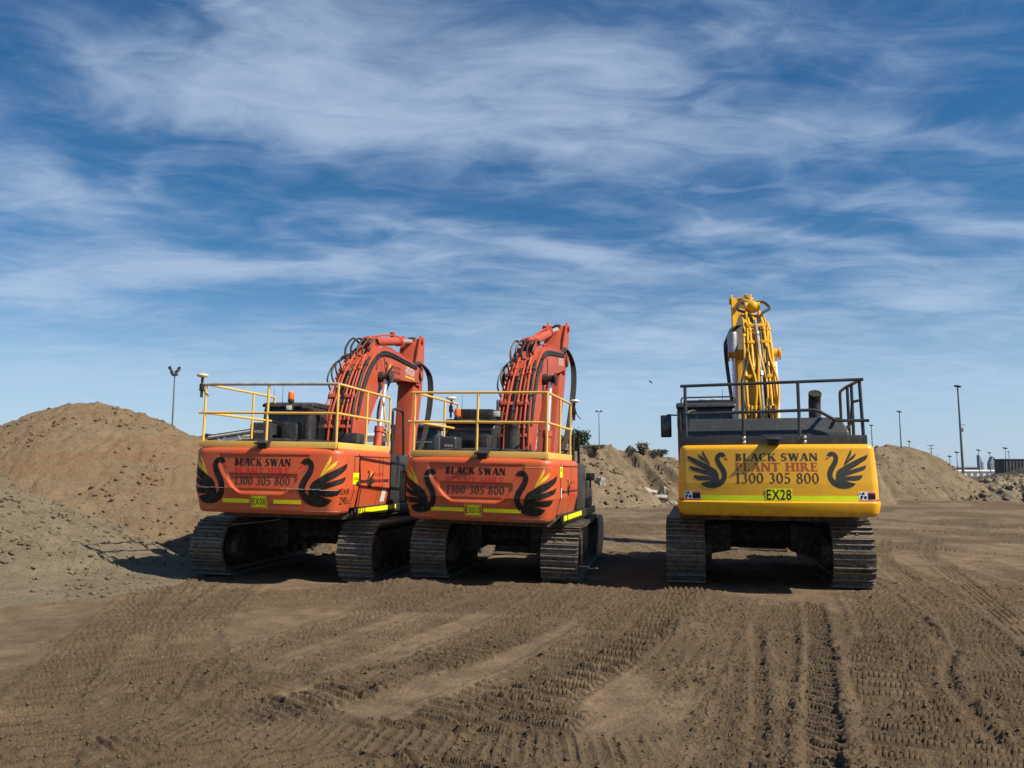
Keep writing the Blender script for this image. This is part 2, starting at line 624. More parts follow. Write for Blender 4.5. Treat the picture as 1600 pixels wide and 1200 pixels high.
def mesh_np(name, V, F, mat, parent=None, attr=None, smooth=True):
    me = bpy.data.meshes.new(name)
    nv, nf = len(V), len(F)
    me.vertices.add(nv)
    me.vertices.foreach_set('co', np.asarray(V, np.float32).ravel())
    me.loops.add(nf * F.shape[1])
    me.loops.foreach_set('vertex_index', np.asarray(F, np.int32).ravel())
    me.polygons.add(nf)
    me.polygons.foreach_set('loop_start', np.arange(0, nf * F.shape[1], F.shape[1], dtype=np.int32))
    me.update(calc_edges=True)
    if smooth:
        me.polygons.foreach_set('use_smooth', np.ones(nf, dtype=bool))
    for k, a in (attr or {}).items():
        at = me.attributes.new(k, 'FLOAT', 'POINT')
        at.data.foreach_set('value', np.asarray(a, np.float32))
    me.materials.append(mat)
    o = bpy.data.objects.new(name, me)
    COL.objects.link(o)
    if parent is not None:
        o.parent = parent
    return o


# ------------------------------------------------------------------ noise on arrays
def hash2(ix, iy, seed):
    h = (ix.astype(np.int64) * 374761393 + iy.astype(np.int64) * 668265263 + seed * 974634777) & 0xffffffff
    h = ((h ^ (h >> 13)) * 1274126177) & 0xffffffff
    return ((h ^ (h >> 16)) & 0xffff) / 65535.0


def vnoise(x, y, seed=0):
    x0, y0 = np.floor(x), np.floor(y)
    fx, fy = x - x0, y - y0
    fx = fx * fx * fx * (fx * (fx * 6 - 15) + 10)
    fy = fy * fy * fy * (fy * (fy * 6 - 15) + 10)
    a, b = hash2(x0, y0, seed), hash2(x0 + 1, y0, seed)
    c, d = hash2(x0, y0 + 1, seed), hash2(x0 + 1, y0 + 1, seed)
    return (a + (b - a) * fx) * (1 - fy) + (c + (d - c) * fx) * fy


def fbm(x, y, octv=5, seed=0, gain=.5, rid=False):
    s, a, t = np.zeros_like(x), 1.0, 0.0
    for i in range(octv):
        c, sn = math.cos(.6 * i), math.sin(.6 * i)
        n = vnoise((x * c - y * sn) + 13.7 * i, (x * sn + y * c) + 7.3 * i, seed + i)
        if rid:
            n = 1 - np.abs(2 * n - 1)
        s += a * n
        t += a
        a *= gain
        x, y = x * 2.03, y * 2.03
    return s / t


def sstep(x, a, b):
    t = np.clip((x - a) / (b - a), 0, 1)
    return t * t * (3 - 2 * t)

# ------------------------------------------------------------------ ground: one sheet to the horizon
# tracks left in the soil: (points on the ground, width, kind, depth, period of the print)
STRIPS = [
    ([(-5.1, 13.4), (-4.44, 9.86), (-3.82, 8.1), (-2.75, 6.5), (-1.95, 4.9), (-1.2, 3.4)], .62, 'crawler', .030, .082),
    ([(-4.3, 12.6), (-3.75, 9.6), (-3.2, 8.0), (-2.2, 6.3), (-1.2, 4.8), (-.5, 3.6)], .60, 'crawler', .026, .082),
    ([(-5.6, 12.4), (-4.0, 7.2), (-3.2, 5.4), (-2.6, 4.4)], .55, 'crawler', .028, .082),
    ([(-1.07, 12.0), (-1.95, 9.25), (-2.52, 7.8), (-2.78, 6.7), (-2.95, 5.2)], .58, 'crawler', .022, .080),
    ([(.75, 12.0), (.1, 9.6), (-.6, 7.9), (-1.35, 6.6), (-1.9, 5.7)], .58, 'crawler', .020, .080),
    ([(2.75, 12.2), (1.75, 9.5), (1.05, 7.9), (.30, 6.5), (-.39, 5.0), (-.9, 4.0)], .62, 'crawler', .038, .098),
    ([(2.05, 11.8), (1.05, 8.9), (.3, 7.2), (-.5, 5.9), (-1.2, 4.9)], .60, 'crawler', .024, .098),
    ([(5.15, 11.6), (4.25, 9.0), (3.5, 7.5), (2.9, 6.0), (2.45, 4.7), (2.1, 3.6)], .62, 'crawler', .030, .098),
    ([(5.6, 12.6), (4.9, 10.0), (3.9, 7.3), (3.1, 5.2), (2.8, 4.2)], .55, 'crawler', .026, .09),
    ([(3.1, 11.5), (2.35, 9.2), (1.9, 8.0), (1.35, 6.7), (1.1, 6.0)], .10, 'lug', .018, .12),
    ([(3.35, 11.4), (2.6, 9.2), (2.2, 8.0), (1.72, 6.7), (1.4, 5.9)], .10, 'lug', .018, .12),
    ([(2.6, 11.0), (1.95, 9.2), (1.35, 7.6), (.95, 6.7)], .08, 'lug', .015, .12),
    ([(1.8, 13.0), (.9, 10.2), (.1, 8.3), (-.7, 6.9)], .12, 'lug', .014, .12),
    ([(9.8, 20.5), (7.75, 16.3), (6.9, 13.0), (6.6, 10.3), (6.2, 8.4), (5.8, 7.0)], .30, 'lug', .030, .11),
    ([(11.0, 20.5), (8.75, 16.3), (7.9, 13.0), (7.5, 10.3), (7.3, 8.4)], .30, 'lug', .028, .11),
    ([(7.4, 15.8), (6.5, 13.0), (5.6, 10.0), (4.7, 7.6), (3.9, 5.8), (3.5, 4.6)], .40, 'tyre', .026, .10),
    ([(8.2, 15.0), (7.0, 12.0), (6.1, 9.8), (5.3, 7.8), (4.6, 6.2)], .35, 'tyre', .026, .10),
    ([(6.1, 14.4), (5.9, 11.5), (4.8, 8.6), (3.76, 6.88), (3.05, 4.86)], .14, 'rut', .028, .14),
    ([(-2.25, 6.32), (-1.6, 6.0), (-.83, 5.49), (-.5, 5.3)], .09, 'rut', .040, .2),
    ([(-2.1, 6.6), (-1.2, 6.15), (-.55, 5.75)], .42, 'smooth', .018, .2),
    ([(-6.2, 8.2), (-5.0, 8.3), (-4.1, 8.8), (-3.5, 9.2)], .10, 'rut', .016, .2),
    ([(-4.6, 5.9), (-3.5, 5.2), (-2.9, 4.7)], .34, 'tyre', .022, .09),
    ([(3.9, 11.2), (3.1, 9.2), (2.5, 7.7), (1.9, 6.2), (1.35, 4.9), (1.0, 3.9)], .60, 'crawler', .016, .098),
    ([(6.2, 12.6), (5.6, 10.2), (4.8, 8.0), (4.0, 6.2), (3.4, 4.8)], .60, 'crawler', .024, .098),
    ([(1.5, 13.0), (.6, 10.2), (-.1, 8.5), (-1.0, 7.0), (-2.0, 5.8), (-2.8, 4.9)], .58, 'crawler', .022, .085),
    ([(-.2, 11.4), (-.9, 9.6), (-1.5, 8.2), (-2.0, 7.0), (-2.3, 5.6), (-2.4, 4.6)], .50, 'crawler', .018, .085),
    ([(.5, 6.3), (.0, 5.4), (-.5, 4.6), (-.9, 4.0)], .60, 'crawler', .030, .10),
    ([(-3.6, 6.0), (-2.4, 5.6), (-1.2, 5.4), (.0, 5.2), (1.2, 5.2)], .55, 'crawler', .007, .09),
    ([(7.6, 11.5), (6.6, 9.3), (5.7, 7.6), (5.0, 6.2)], .50, 'tyre', .020, .10),
    ([(9.5, 16.0), (8.4, 12.6), (7.6, 10.5)], .55, 'tyre', .022, .12),
    ([(12, 24), (14, 22), (22, 21)], .5, 'rut', .05, .3), ([(6, 26), (12, 23), (18, 17), (19, 14)], .45, 'rut', .06, .3),
    ([(4, 30), (10, 27), (20, 25)], .5, 'rut', .05, .3), ([(7, 20), (10, 17.5), (12.5, 13)], .35, 'tyre', .05, .2),
    ([(2.2, 28), (2.8, 20), (3.2, 15)], .45, 'tyre', .03, .2), ([(3.5, 30), (4.2, 22), (4.6, 16)], .45, 'tyre', .03, .2),
    ([(4.15, 10.9), (3.40, 8.8), (2.83, 7.3), (2.32, 6.0), (1.88, 4.86), (1.47, 3.8)], .27, 'bar', .075, .100),
    ([(2.9, 9.4), (2.6, 8.4), (2.05, 6.6), (1.47, 4.86), (1.2, 4.0)], .15, 'bar', .040, .115),
    ([(1.2, 24), (2.0, 17), (2.5, 13.5)], .45, 'tyre', .03, .2), ([(13, 30), (16, 24), (19, 18)], .45, 'rut', .05, .3),
]


def strip_coords(x, y, pts):
    best = np.full(x.shape, 1e9)
    arc = np.zeros_like(x)
    side = np.zeros_like(x)
    acc = 0.0
    pts = [(p.x, p.y) for p in smooth_path([(a, b, 0) for a, b in pts], 5)]
    for (ax, ay), (bx, by) in zip(pts[:-1], pts[1:]):
        dx, dy = bx - ax, by - ay
        ln = math.hypot(dx, dy)
        t = ((x - ax) * dx + (y - ay) * dy) / ln ** 2
        tc = np.clip(t, 0, 1)
        qx, qy = ax + tc * dx - x, ay + tc * dy - y
        d = np.hypot(qx, qy)
        m = d < best
        best = np.where(m, d, best)
        arc = np.where(m, acc + tc * ln, arc)
        side = np.where(m, ((x - ax) * dy - (y - ay) * dx) / ln, side)
        acc += ln
    return best, arc, side, acc


def ground_height(x, y, fine=True):
    """height of the yard and how churned it is"""
    near = sstep(y, 60, 25)
    h = .050 * (fbm(x * .35 + 4, y * .35, 4, 11) - .5) + .022 * (fbm(x * 1.4, y * 1.4, 3, 21) - .5)
    far = sstep(y, 24, 50)
    h = h + far * .25 * (fbm(x * .06, y * .06, 3, 5) - .5)
    churn = sstep(fbm(x * .42 + 9.1, y * .42 + 3.3, 4, 31) + .10 * (fbm(x * 3, y * 3, 3, 33) - .5), .47, .60)
    # ground scraped smooth on the left, loose in the middle foreground
    churn = churn * (1 - .8 * sstep(x, -3.9, -4.8) * sstep(y, 6, 7.5)) * (1 - .6 * np.exp(-((x + 2.6) / 1.2) ** 2 - ((y - 10.4) / 1.1) ** 2))
    churn = np.maximum(churn, .8 * np.exp(-((x + .6) / 2.3) ** 2 - ((y - 4.4) / 1.0) ** 2))
    ch = churn.copy()
    pr = np.zeros_like(x)
    for i, (pts, w, kind, dep, per) in enumerate(STRIPS):
        P = np.array(pts)
        mrg = w + .4
        idx = np.nonzero((x > P[:, 0].min() - mrg) & (x < P[:, 0].max() + mrg) & (y > P[:, 1].min() - mrg) & (y < P[:, 1].max() + mrg))[0]
        if not len(idx):
            continue
        xs, ys = x[idx], y[idx]
        d, s, side, tot = strip_coords(xs, ys, pts)
        wob = .05 * (fbm(xs * 5, ys * 5, 3, 41 + i) - .5)
        d2 = d + wob
        half = w / 2
        m = sstep(d2, half, half - .05) * sstep(s, 0, .5) * sstep(tot - s, 0, .5)
        brk = sstep(fbm(xs * 2.2 + i, ys * 2.2, 3, 61 + i), .30, .52)
        jit = .02 * (fbm(xs * 9, ys * 9, 3, 71) - .5)
        u = (s + jit) / per
        if kind == 'crawler':
            rdg = np.abs(((u) % 1.0) - .5) * 2
            rdg = sstep(rdg, .38, .74)
            big = np.where((np.floor(u) % 3) == 0, 1.0, .55)
            dz = m * dep * (-.85 + 2.2 * rdg * big * (.35 + .65 * brk))
            c = .55 + .25 * (1 - brk)
        elif kind == 'bar':
            rdg = sstep(np.abs((u + side * 1.6) % 1.0 - .5) * 2, .40, .66)
            dz = m * dep * (-1.0 + 1.15 * rdg * (.65 + .35 * brk))
            c = 1.0
        elif kind == 'lug':
            v = (u + np.where(side > 0, .5, 0) + np.abs(side) * 1.5) % 1.0
            rdg = sstep(np.abs(v - .5) * 2, .35, .75)
            dz = m * dep * (-.6 + 1.2 * rdg * (.4 + .6 * brk))
            c = 1.0
        elif kind == 'tyre':
            v = (u + side * 3.0) % 1.0
            rib = sstep(np.abs(((side / .075) % 1.0) - .5) * 2, .4, .8)
            dz = m * dep * (-.7 + .7 * rib * brk + .35 * sstep(np.abs(v - .5) * 2, .5, .8) * brk)
            c = .45
        elif kind == 'rut':
            dz = m * dep * (-1.0 + .5 * brk)
            c = .7
        else:
            dz = -m * dep
            c = -.8
        berm = np.exp(-((d2 - half - .03) / .055) ** 2) * sstep(s, 0, .5) * sstep(tot - s, 0, .5)
        dz = dz + .45 * berm * dep * (.15 + 1.1 * fbm(xs * 7, ys * 7, 3, 81 + i) ** 2 * 1.6) * (0 if kind == 'smooth' else 1)
        old = 1 - (.65 if kind != 'smooth' else .2) * m
        h[idx] = h[idx] * old + dz * near[idx]
        pr[idx] = np.maximum(pr[idx], m * (1.0 if kind != 'rut' else 0.0))
        ch[idx] = np.clip(ch[idx] * (1 - .5 * m * (1 if kind == 'smooth' else .3)) + m * c * .8 + berm * .4, 0, 1)
    if fine:
        l1 = fbm(x * 6.5, y * 6.5, 4, 91)
        l2 = fbm(x * 19, y * 19, 4, 92, .6)
        l3 = fbm(x * 52, y * 52, 3, 93, .65)
        ridge = fbm(x * 3.0 + .9 * l1, y * 13.0 + 1.2 * l1, 4, 95, rid=True)
        patchy = .25 + .6 * sstep(fbm(x * 1.1, y * 1.1, 3, 97), .35, .6)
        calm = 1 - .55 * pr
        h = h + near * (calm * ch * patchy * (.022 * (l1 - .5) + .034 * (l2 - .5) + .032 * (l3 - .5) + .042 * (ridge - .55)))
        h = h + near * (.005 * (l2 - .5) + .006 * (l3 - .5))
        clod = sstep(fbm(x * 11, y * 11, 3, 99, .6), .62, .74) * sstep(ch, .25, .7)
        h = h + near * clod * calm * .018 * (.4 + l3)
    # loose soil pushed up at the ends of the tracks of the parked machines
    for (bx, by, w, a) in ((-2.15, 12.15, .8, .07), (-1.55, 12.3, .45, .055), (-5.2, 12.7, .5, .03), (.75, 11.95, .6, .04), (-1.35, 12.4, .5, .03), (2.0, 8.95, .22, .085), (2.85, 11.75, .5, .04), (5.15, 11.3, .5, .03), (-1.2, 6.9, .7, .05), (4.3, 8.3, .16, .06)):
        g = np.exp(-((x - bx) / w) ** 2 - ((y - by) / (.30 if w > .3 else w)) ** 2)
        h = h + g * a * (.5 + fbm(x * 8, y * 8, 4, 55))
        ch = np.maximum(ch, g)
    return h, ch


def build_ground():
    rows = [-90., -40., -15., -5., 0., 1.5, 2.2]
    yv = 2.6
    while yv < 16.5:
        rows.append(yv)
        yv *= 1.0023
    while yv < 75:
        rows.append(yv)
        yv *= 1.008
    while yv < 3200:
        rows.append(yv)
        yv *= 1.08
    Y = np.array(rows)
    u = np.linspace(-.98, .98, 1240)
    tail = np.array([1.05, 1.15, 1.3, 1.6, 2.1, 3, 5, 9, 18])
    u = np.concatenate([-tail[::-1], u, tail])
    w = np.maximum(Y, 2.6)
    w = np.where(Y < 2.0, np.maximum(2.6, -Y + 2.6), w)
    X = u[None, :] * w[:, None]
    YY = np.repeat(Y[:, None], len(u), 1)
    h, ch = ground_height(X.ravel(), YY.ravel())
    fade = sstep(YY.ravel(), 1.2, 2.6)
    V = np.stack([X.ravel(), YY.ravel(), h * fade], 1)
    nr, nc = X.shape
    i = np.arange(nr * nc).reshape(nr, nc)
    F = np.stack([i[:-1, :-1], i[:-1, 1:], i[1:, 1:], i[1:, :-1]], -1).reshape(-1, 4)
    o = mesh_np('ground', V, F, M['soil_ground'], attr={'churn': ch})
    return tag(o, kind='structure')


ground = build_ground()


def clods():
    """crumbs of soil lying loose on the churned ground"""
    rng = np.random.default_rng(4)
    n = 30000
    yy = 3.6 + 9.5 * rng.random(n) ** 1.4
    xx = (rng.random(n) * 1.5 - .75) * yy
    h, ch = ground_height(xx, yy)
    keep = rng.random(n) < (.04 + .8 * ch ** 1.5)
    xx, yy, h = xx[keep], yy[keep], h[keep]
    n = len(xx)
    bm = bmesh.new()
    bmesh.ops.create_icosphere(bm, subdivisions=1, radius=1)
    bv = np.array([v.co[:] for v in bm.verts])
    bf = np.array([[v.index for v in f.verts] for f in bm.faces])
    bm.free()
    r = .0035 + .012 * rng.random(n) ** 8 + .0035 * rng.random(n)
    sc = r[:, None, None] * (.65 + .7 * rng.random((n, len(bv), 1)))
    V = bv[None] * sc * np.array([1, 1, .75]) + np.stack([xx, yy, h + r * .3], 1)[:, None, :]
    F = bf[None] + (np.arange(n) * len(bv))[:, None, None]
    o = mesh_np('soil_crumbs', V.reshape(-1, 3), F.reshape(-1, 3), M['soil_crumb'], smooth=False)
    tag(o, 'loose crumbs of brown soil scattered over the churned yard', 'soil', kind='stuff')


clods()


# ------------------------------------------------------------------ spoil heaps
def pebbles(name, c, srad, rng, mat, parent=None):
    bm = bmesh.new()
    bmesh.ops.create_icosphere(bm, subdivisions=1, radius=1)
    bv = np.array([v.co[:] for v in bm.verts])
    bf = np.array([[v.index for v in f.verts] for f in bm.faces])
    bm.free()
    n = len(c)
    r = srad[0] + (srad[1] - srad[0]) * rng.random(n) ** 8
    sc = r[:, None, None] * (.45 + 1.0 * rng.random((n, len(bv), 1)))
    st = np.stack([.8 + .6 * rng.random(n), .8 + .6 * rng.random(n), .6 + .4 * rng.random(n)], 1)[:, None, :]
    V = bv[None] * sc * st + (c + np.array([0, 0, 1]) * r[:, None] * .3)[:, None, :]
    F = bf[None] + (np.arange(n) * len(bv))[:, None, None]
    return mesh_np(name, V.reshape(-1, 3), F.reshape(-1, 3), mat, parent, smooth=False)


def heap(name, label, cat, x0, x1, y0, y1, step, fn, mat, rough=.10, seed=0, group=None, fscale=1.0, stones=0, srad=(.012, .05), smat=None, lump=1.0):
    lump *= .75
    nx, ny = int((x1 - x0) / step) + 1, int((y1 - y0) / step) + 1
    gx, gy = np.meshgrid(np.linspace(x0, x1, nx), np.linspace(y0, y1, ny))
    x, y = gx.ravel(), gy.ravel()
    h = fn(x, y)
    on = sstep(h, -.15, .5)
    q = fscale
    n1 = fbm(x * .9 * q, y * .9 * q, 5, seed + 1) - .5
    n2 = fbm(x * 3.2 * q, y * 3.2 * q, 4, seed + 2, .55, True) - .6
    n3 = fbm(x * 11 * q, y * 11 * q, 2, seed + 3, .6)
    n4 = fbm(x * 5 * q + n3, y * 5 * q, 4, seed + 12, .65) - .5
    rill = (fbm(x * 3.2 * q + 1.2 * n1, y * .7 * q, 5, seed + 13, .6, True) - .62) * 1.5
    patch = .45 + .9 * sstep(fbm(x * .55 * q, y * .55 * q, 3, seed + 14), .35, .62)
    h = h + on * rough * (3.2 * n1 + .7 * n2 + patch * (lump * (1.15 * (n3 - .5) + .85 * n4) + 1.0 * rill))
    edge = np.minimum(np.minimum(x - x0, x1 - x), np.minimum(y - y0, y1 - y))
    h = np.where(edge < step * .6, -.5, h)
    h = np.maximum(h, -.6)
    i = np.arange(nx * ny).reshape(ny, nx)
    F = np.stack([i[:-1, :-1], i[:-1, 1:], i[1:, 1:], i[1:, :-1]], -1).reshape(-1, 4)
    hm = h[F].max(1)
    F = F[hm > -.35]
    used, inv = np.unique(F, return_inverse=True)
    V = np.stack([x, y, h], 1)[used]
    o = mesh_np(name, V, inv.reshape(-1, 4), mat)
    if stones:
        rng = np.random.default_rng(seed)
        pick = rng.integers(0, len(V), stones * 3)
        c = V[pick] + rng.normal(0, step * .4, (len(pick), 3)) * np.array([1, 1, 0])
        dens = fbm(c[:, 0] * .7 * q, c[:, 1] * .7 * q, 3, seed + 20)
        c = c[(c[:, 2] > -.02) & (dens > .36 + .30 * rng.random(len(c)) + .10 * np.clip(c[:, 2] / 2.5, 0, 1))][:stones]
        tag(pebbles('stones', c, srad, rng, smat or mat, o), kind='stuff')
    return tag(o, label, cat, group)


def cone(x, y, cx, cy, H, sx, sy=None, rnd=.55, turn=0.0):
    """heap at its angle of repose: rounded top, straight flank, soft toe"""
    sy = sy or sx
    c, s = math.cos(turn), math.sin(turn)
    a, b = (x - cx) * c + (y - cy) * s, -(x - cx) * s + (y - cy) * c
    r = np.sqrt((a / sx) ** 2 + (b / sy) ** 2)
    r = np.sqrt(r * r + rnd * rnd * .12) - rnd * .02
    h = H * (1.04 - r) / (1.04 - rnd * .3264)
    return np.where(h < .35, .35 * np.exp((h - .35) / .35) - .12 - .10 * np.maximum(-h, 0), h - .12)


def smax(a, b, k=.35):
    d = np.clip(.5 + .5 * (a - b) / k, 0, 1)
    return b * (1 - d) + a * d + k * d * (1 - d)


def big_heap(x, y):
    h = cone(x, y, -11.4, 21.0, 3.68, 6.8, 6.8, .80)
    h = smax(h, cone(x, y, -15.8, 22.5, 3.3, 6.6, 6.8, .7), .8)
    h = smax(h, cone(x, y, -9.0, 22.5, 2.5, 5.2, 5.4, .7), .8)
    h = smax(h, cone(x, y, -6.9, 19.8, .95, 2.6, 3.0), .3)
    return h


heap('soil_heap', 'tall rounded heap of brown soil behind the left end of the yard', 'soil heap', -21.5, -3.2, 13.6, 29, .055, big_heap, M['soil_brown'], .095, 3, 'heaps of spoil around the yard', 1, 16000, (.006, .060))


def grey_heap(x, y):
    h = cone(x, y, -12.2, 14.4, 2.45, 6.0, 4.8, .5)
    h = smax(h, cone(x, y, -9.0, 12.6, .55, 3.4, 2.4, .6), .4)
    return h


heap('spoil_heap', 'low grey stony heap at the left edge in front of the tall brown heap', 'soil heap', -19, -5.2, 8.6, 21, .045, grey_heap, M['soil_grey'], .075, 23, 'heaps of spoil around the yard', 1, 15000, (.005, .05))


def bank(x, y):
    """long embankment across the back of the yard"""
    line = 46.0 + .8 * np.sin(x * .21) - .10 * (x - 10)
    top = 2.72 + .40 * np.exp(-((x - 5.0) / 3.2) ** 2) + .25 * (fbm(x * .33, x * 0 + 2, 3, 77) - .5) * 2
    d = y - line
    up = np.where(d < 0, top + d * .62, top - d * .5)
    gul = (fbm(x * .75 + y * .30, y * .20, 4, 78, .5, True) - .6) * 1.5
    h = np.minimum(up, top) + gul * sstep(top - np.abs(d) * .62, .1, 1.0)
    h = smax(h, cone(x, y, 3.2, 41.0, 3.0, 4.8, 4.6, .6), .7)
    h = h - 12 * sstep(x, 19.8, 24.5) - 12 * sstep(x, -30, -34)
    return np.maximum(h, -.6)


heap('earth_bank', 'long rough earth bank with pale rubble running between the orange and yellow machines', 'earth bank', -34, 24, 36, 52, .14, bank, M['soil_bank'], .18, 43, 'heaps of spoil around the yard', .6, 9000, (.010, .13), lump=.30)


def right_heap(x, y):
    h = cone(x, y, 25.9, 52.0, 3.65, 6.2, 6.0, 1.25)
    h = smax(h, cone(x, y, 21.5, 52.0, 3.1, 4.5, 5.2, .7), .6)
    h = smax(h, cone(x, y, 23.8, 50.8, 3.45, 4.4, 4.8, .9), .6)
    return h


heap('sand_heap', 'rounded tan heap just right of the yellow machine', 'soil heap', 15.5, 39.5, 43, 62, .11, right_heap, M['soil_bank'], .115, 53, 'heaps of spoil around the yard', .8, 5000, (.008, .075), lump=.30)


def gravel_heap(x, y):
    h = cone(x, y, 36.0, 54.0, 1.55, 6.6, 4.6, .8)
    h = smax(h, cone(x, y, 31.6, 46.4, 1.15, 4.8, 3.2, .9), .4)
    h = smax(h, cone(x, y, 36.5, 47.0, 1.3, 5.0, 3.4, .9), .4)
    h = smax(h, cone(x, y, 26.9, 48.0, .75, 1.7, 1.5), .2)
    return h


heap('gravel_heap', 'pale knobbly heap of crushed stone low at the right edge', 'gravel heap', 23.5, 43, 41.5, 61, .11, gravel_heap, M['gravel'], .16, 63, 'heaps of spoil around the yard', 1.2, 9000, (.04, .26), lump=.6)


def dark_heap(x, y):
    h = cone(x, y, 52.5, 69.0, 3.5, 13.0, 8.0, .6)
    h = smax(h, cone(x, y, 42.0, 72.0, 1.4, 9.0, 5.0, .6), .6)
    return h


heap('dark_heap', 'dark grey heap behind the crushed stone at the right edge', 'soil heap', 30, 76, 56, 86, .25, dark_heap, M['soil_dark'], .16, 73, 'heaps of spoil around the yard', .7)

# ------------------------------------------------------------------ lettering: flat outlines (x right, z up)
def ell(cx, cy, rx, ry, a0, a1, n):
    return [(cx + rx * math.cos(rad(a0 + (a1 - a0) * i / n)), cy + ry * math.sin(rad(a0 + (a1 - a0) * i / n))) for i in range(n + 1)]


def serif_glyph(ch, t=.15, h=.082):
    """one letter in a roman face; cap height 1; returns (list of outlines, width)"""
    out = []
    s = .085                                   # serif reach

    def rect(x0, y0, x1, y1):
        out.append([(x0, y0), (x1, y0), (x1, y1), (x0, y1)])

    def stem(x, w=None, top=True, bot=True):
        w = w or t
        rect(x, 0, x + w, 1)
        for y, on in ((0, bot), (1 - h, top)):
            if on:
                rect(x - s, y, x + w + s, y + h)

    def diag(x0, y0, x1, y1, w):
        out.append([(x0, y0), (x0 + w, y0), (x1 + w, y1), (x1, y1)])

    def bow(cx, cy, rx, ry, a0, a1, th=None, tn=None, n=18):
        th, tn = th or t, tn or h * 1.1
        o = ell(cx, cy, rx, ry, a0, a1, n)
        i = ell(cx, cy, rx - th, ry - tn, a0, a1, n)
        for k in range(n):
            out.append([o[k], o[k + 1], i[k + 1], i[k]])

    if ch == 'B':
        stem(.1); rect(.1 + t, 1 - h, .34, 1); rect(.1 + t, .50, .36, .50 + h); rect(.1 + t, 0, .36, h)
        bow(.34, .75, .25, .25, -90, 90); bow(.36, .27, .30, .275, -90, 90); w = .72
    elif ch == 'L':
        stem(.1); rect(.1 + t, 0, .62, h); out.append([(.46, h), (.62, h), (.66, .30), (.62, .30)]); w = .70
    elif ch == 'A':
        diag(.09, 0, .37, 1, h * 1.2); diag(.62, 0, .36, 1, t * 1.15); rect(.22, .32, .56, .32 + h)
        rect(.0, 0, .26, h); rect(.53, 0, .86, h); w = .84
    elif ch == 'C':
        bow(.46, .5, .42, .52, 48, 312, n=30); rect(.74, .66, .785, 1.0); rect(.74, .10, .785, .24); w = .84
    elif ch == 'K':
        stem(.1); diag(.24, .40, .66, 1, h * 1.3); diag(.62, 0, .32, .58, t * 1.15); rect(.54, 1 - h, .84, 1); rect(.54, 0, .90, h); w = .90
    elif ch == 'S':
        bow(.31, .735, .27, .285, 35, 250, t * .95); bow(.31, .275, .29, .295, -145, 75, t * .95)
        out.append([(.08, .60), (.20, .44), (.56, .38), (.42, .58)]); rect(.52, .70, .56, 1.0); rect(.03, .0, .07, .30); w = .66
    elif ch == 'W':
        diag(.30, 0, .08, 1, t * 1.1); diag(.36, 0, .56, 1, h * 1.2); diag(.74, 0, .50, 1, t * 1.1); diag(.80, 0, 1.02, 1, h * 1.2)
        rect(-.02, 1 - h, .32, 1); rect(.44, 1 - h, .74, 1); rect(.92, 1 - h, 1.16, 1); w = 1.16
    elif ch == 'N':
        stem(.12, h * 1.3); diag(.66, 0, .10, 1, t * 1.1); rect(.72, 0, .72 + h * 1.3, 1); rect(.62, 1 - h, .88, 1); w = .88
    elif ch == 'P':
        stem(.1); rect(.1 + t, 1 - h, .36, 1); rect(.1 + t, .44, .36, .44 + h); bow(.36, .72, .29, .28, -90, 90); w = .68
    elif ch == 'R':
        stem(.1); rect(.1 + t, 1 - h, .36, 1); rect(.1 + t, .46, .36, .46 + h); bow(.36, .73, .28, .27, -90, 90)
        diag(.64, 0, .36, .48, t * 1.1); rect(.60, 0, .88, h); w = .86
    elif ch == 'T':
        rect(.33, 0, .33 + t, 1); rect(.25, 0, .56, h); rect(.02, 1 - h, .80, 1); rect(.02, .74, .06, 1 - h); rect(.76, .74, .80, 1 - h); w = .82
    elif ch == 'H':
        stem(.1); stem(.62); rect(.1 + t, .49, .62, .49 + h); w = .88
    elif ch == 'I':
        stem(.1); w = .36
    elif ch == 'E':
        stem(.1); rect(.1 + t, 1 - h, .62, 1); rect(.1 + t, .50, .50, .50 + h); rect(.1 + t, 0, .64, h)
        rect(.58, .72, .62, 1 - h); rect(.46, .38, .50, .68); rect(.62, h, .66, .28); w = .72
    elif ch == '1':
        rect(.22, 0, .22 + t, 1); out.append([(.06, .84), (.22, .92), (.22, 1), (.20, 1)]); rect(.08, 0, .22 + t + .13, h); w = .56
    elif ch == '3':
        bow(.25, .755, .25, .245, -70, 140, t); bow(.23, .285, .30, .295, -140, 85, t); w = .62
    elif ch == '0':
        bow(.31, .5, .30, .51, 0, 360, t, h * 1.2, 30); w = .66
    elif ch == '5':
        rect(.12, .90, .52, 1); out.append([(.12, .93), (.17, .93), (.14, .55), (.08, .52)]); bow(.23, .31, .31, .32, -140, 125, t); w = .62
    elif ch == '8':
        bow(.31, .76, .235, .25, 0, 360, t * .9, h * 1.1, 24); bow(.31, .27, .29, .28, 0, 360, t, h * 1.1, 26); w = .66
    else:
        w = .36
    return out, w


def serif_line(txt, width, cap, t=.15, gap=.05):
    """outlines of a line centred on x = 0 with its foot on z = 0"""
    x, polys = 0.0, []
    for c in txt:
        g, w = serif_glyph(c, t)
        polys += [[(px + x, py) for px, py in q] for q in g]
        x += w + gap
    x -= gap
    k = width / x
    return [[((px - x / 2) * k, py * cap) for px, py in q] for q in polys]


def serif_words(txt, width, cap, t=.15, gap=.05):
    """the same line, one list of outlines per word"""
    n, out = 0, []
    polys = serif_line(txt, width, cap, t, gap)
    for w in txt.split(' '):
        k = sum(len(serif_glyph(c, t)[0]) for c in w)
        out.append(polys[n:n + k])
        n += k
    return out


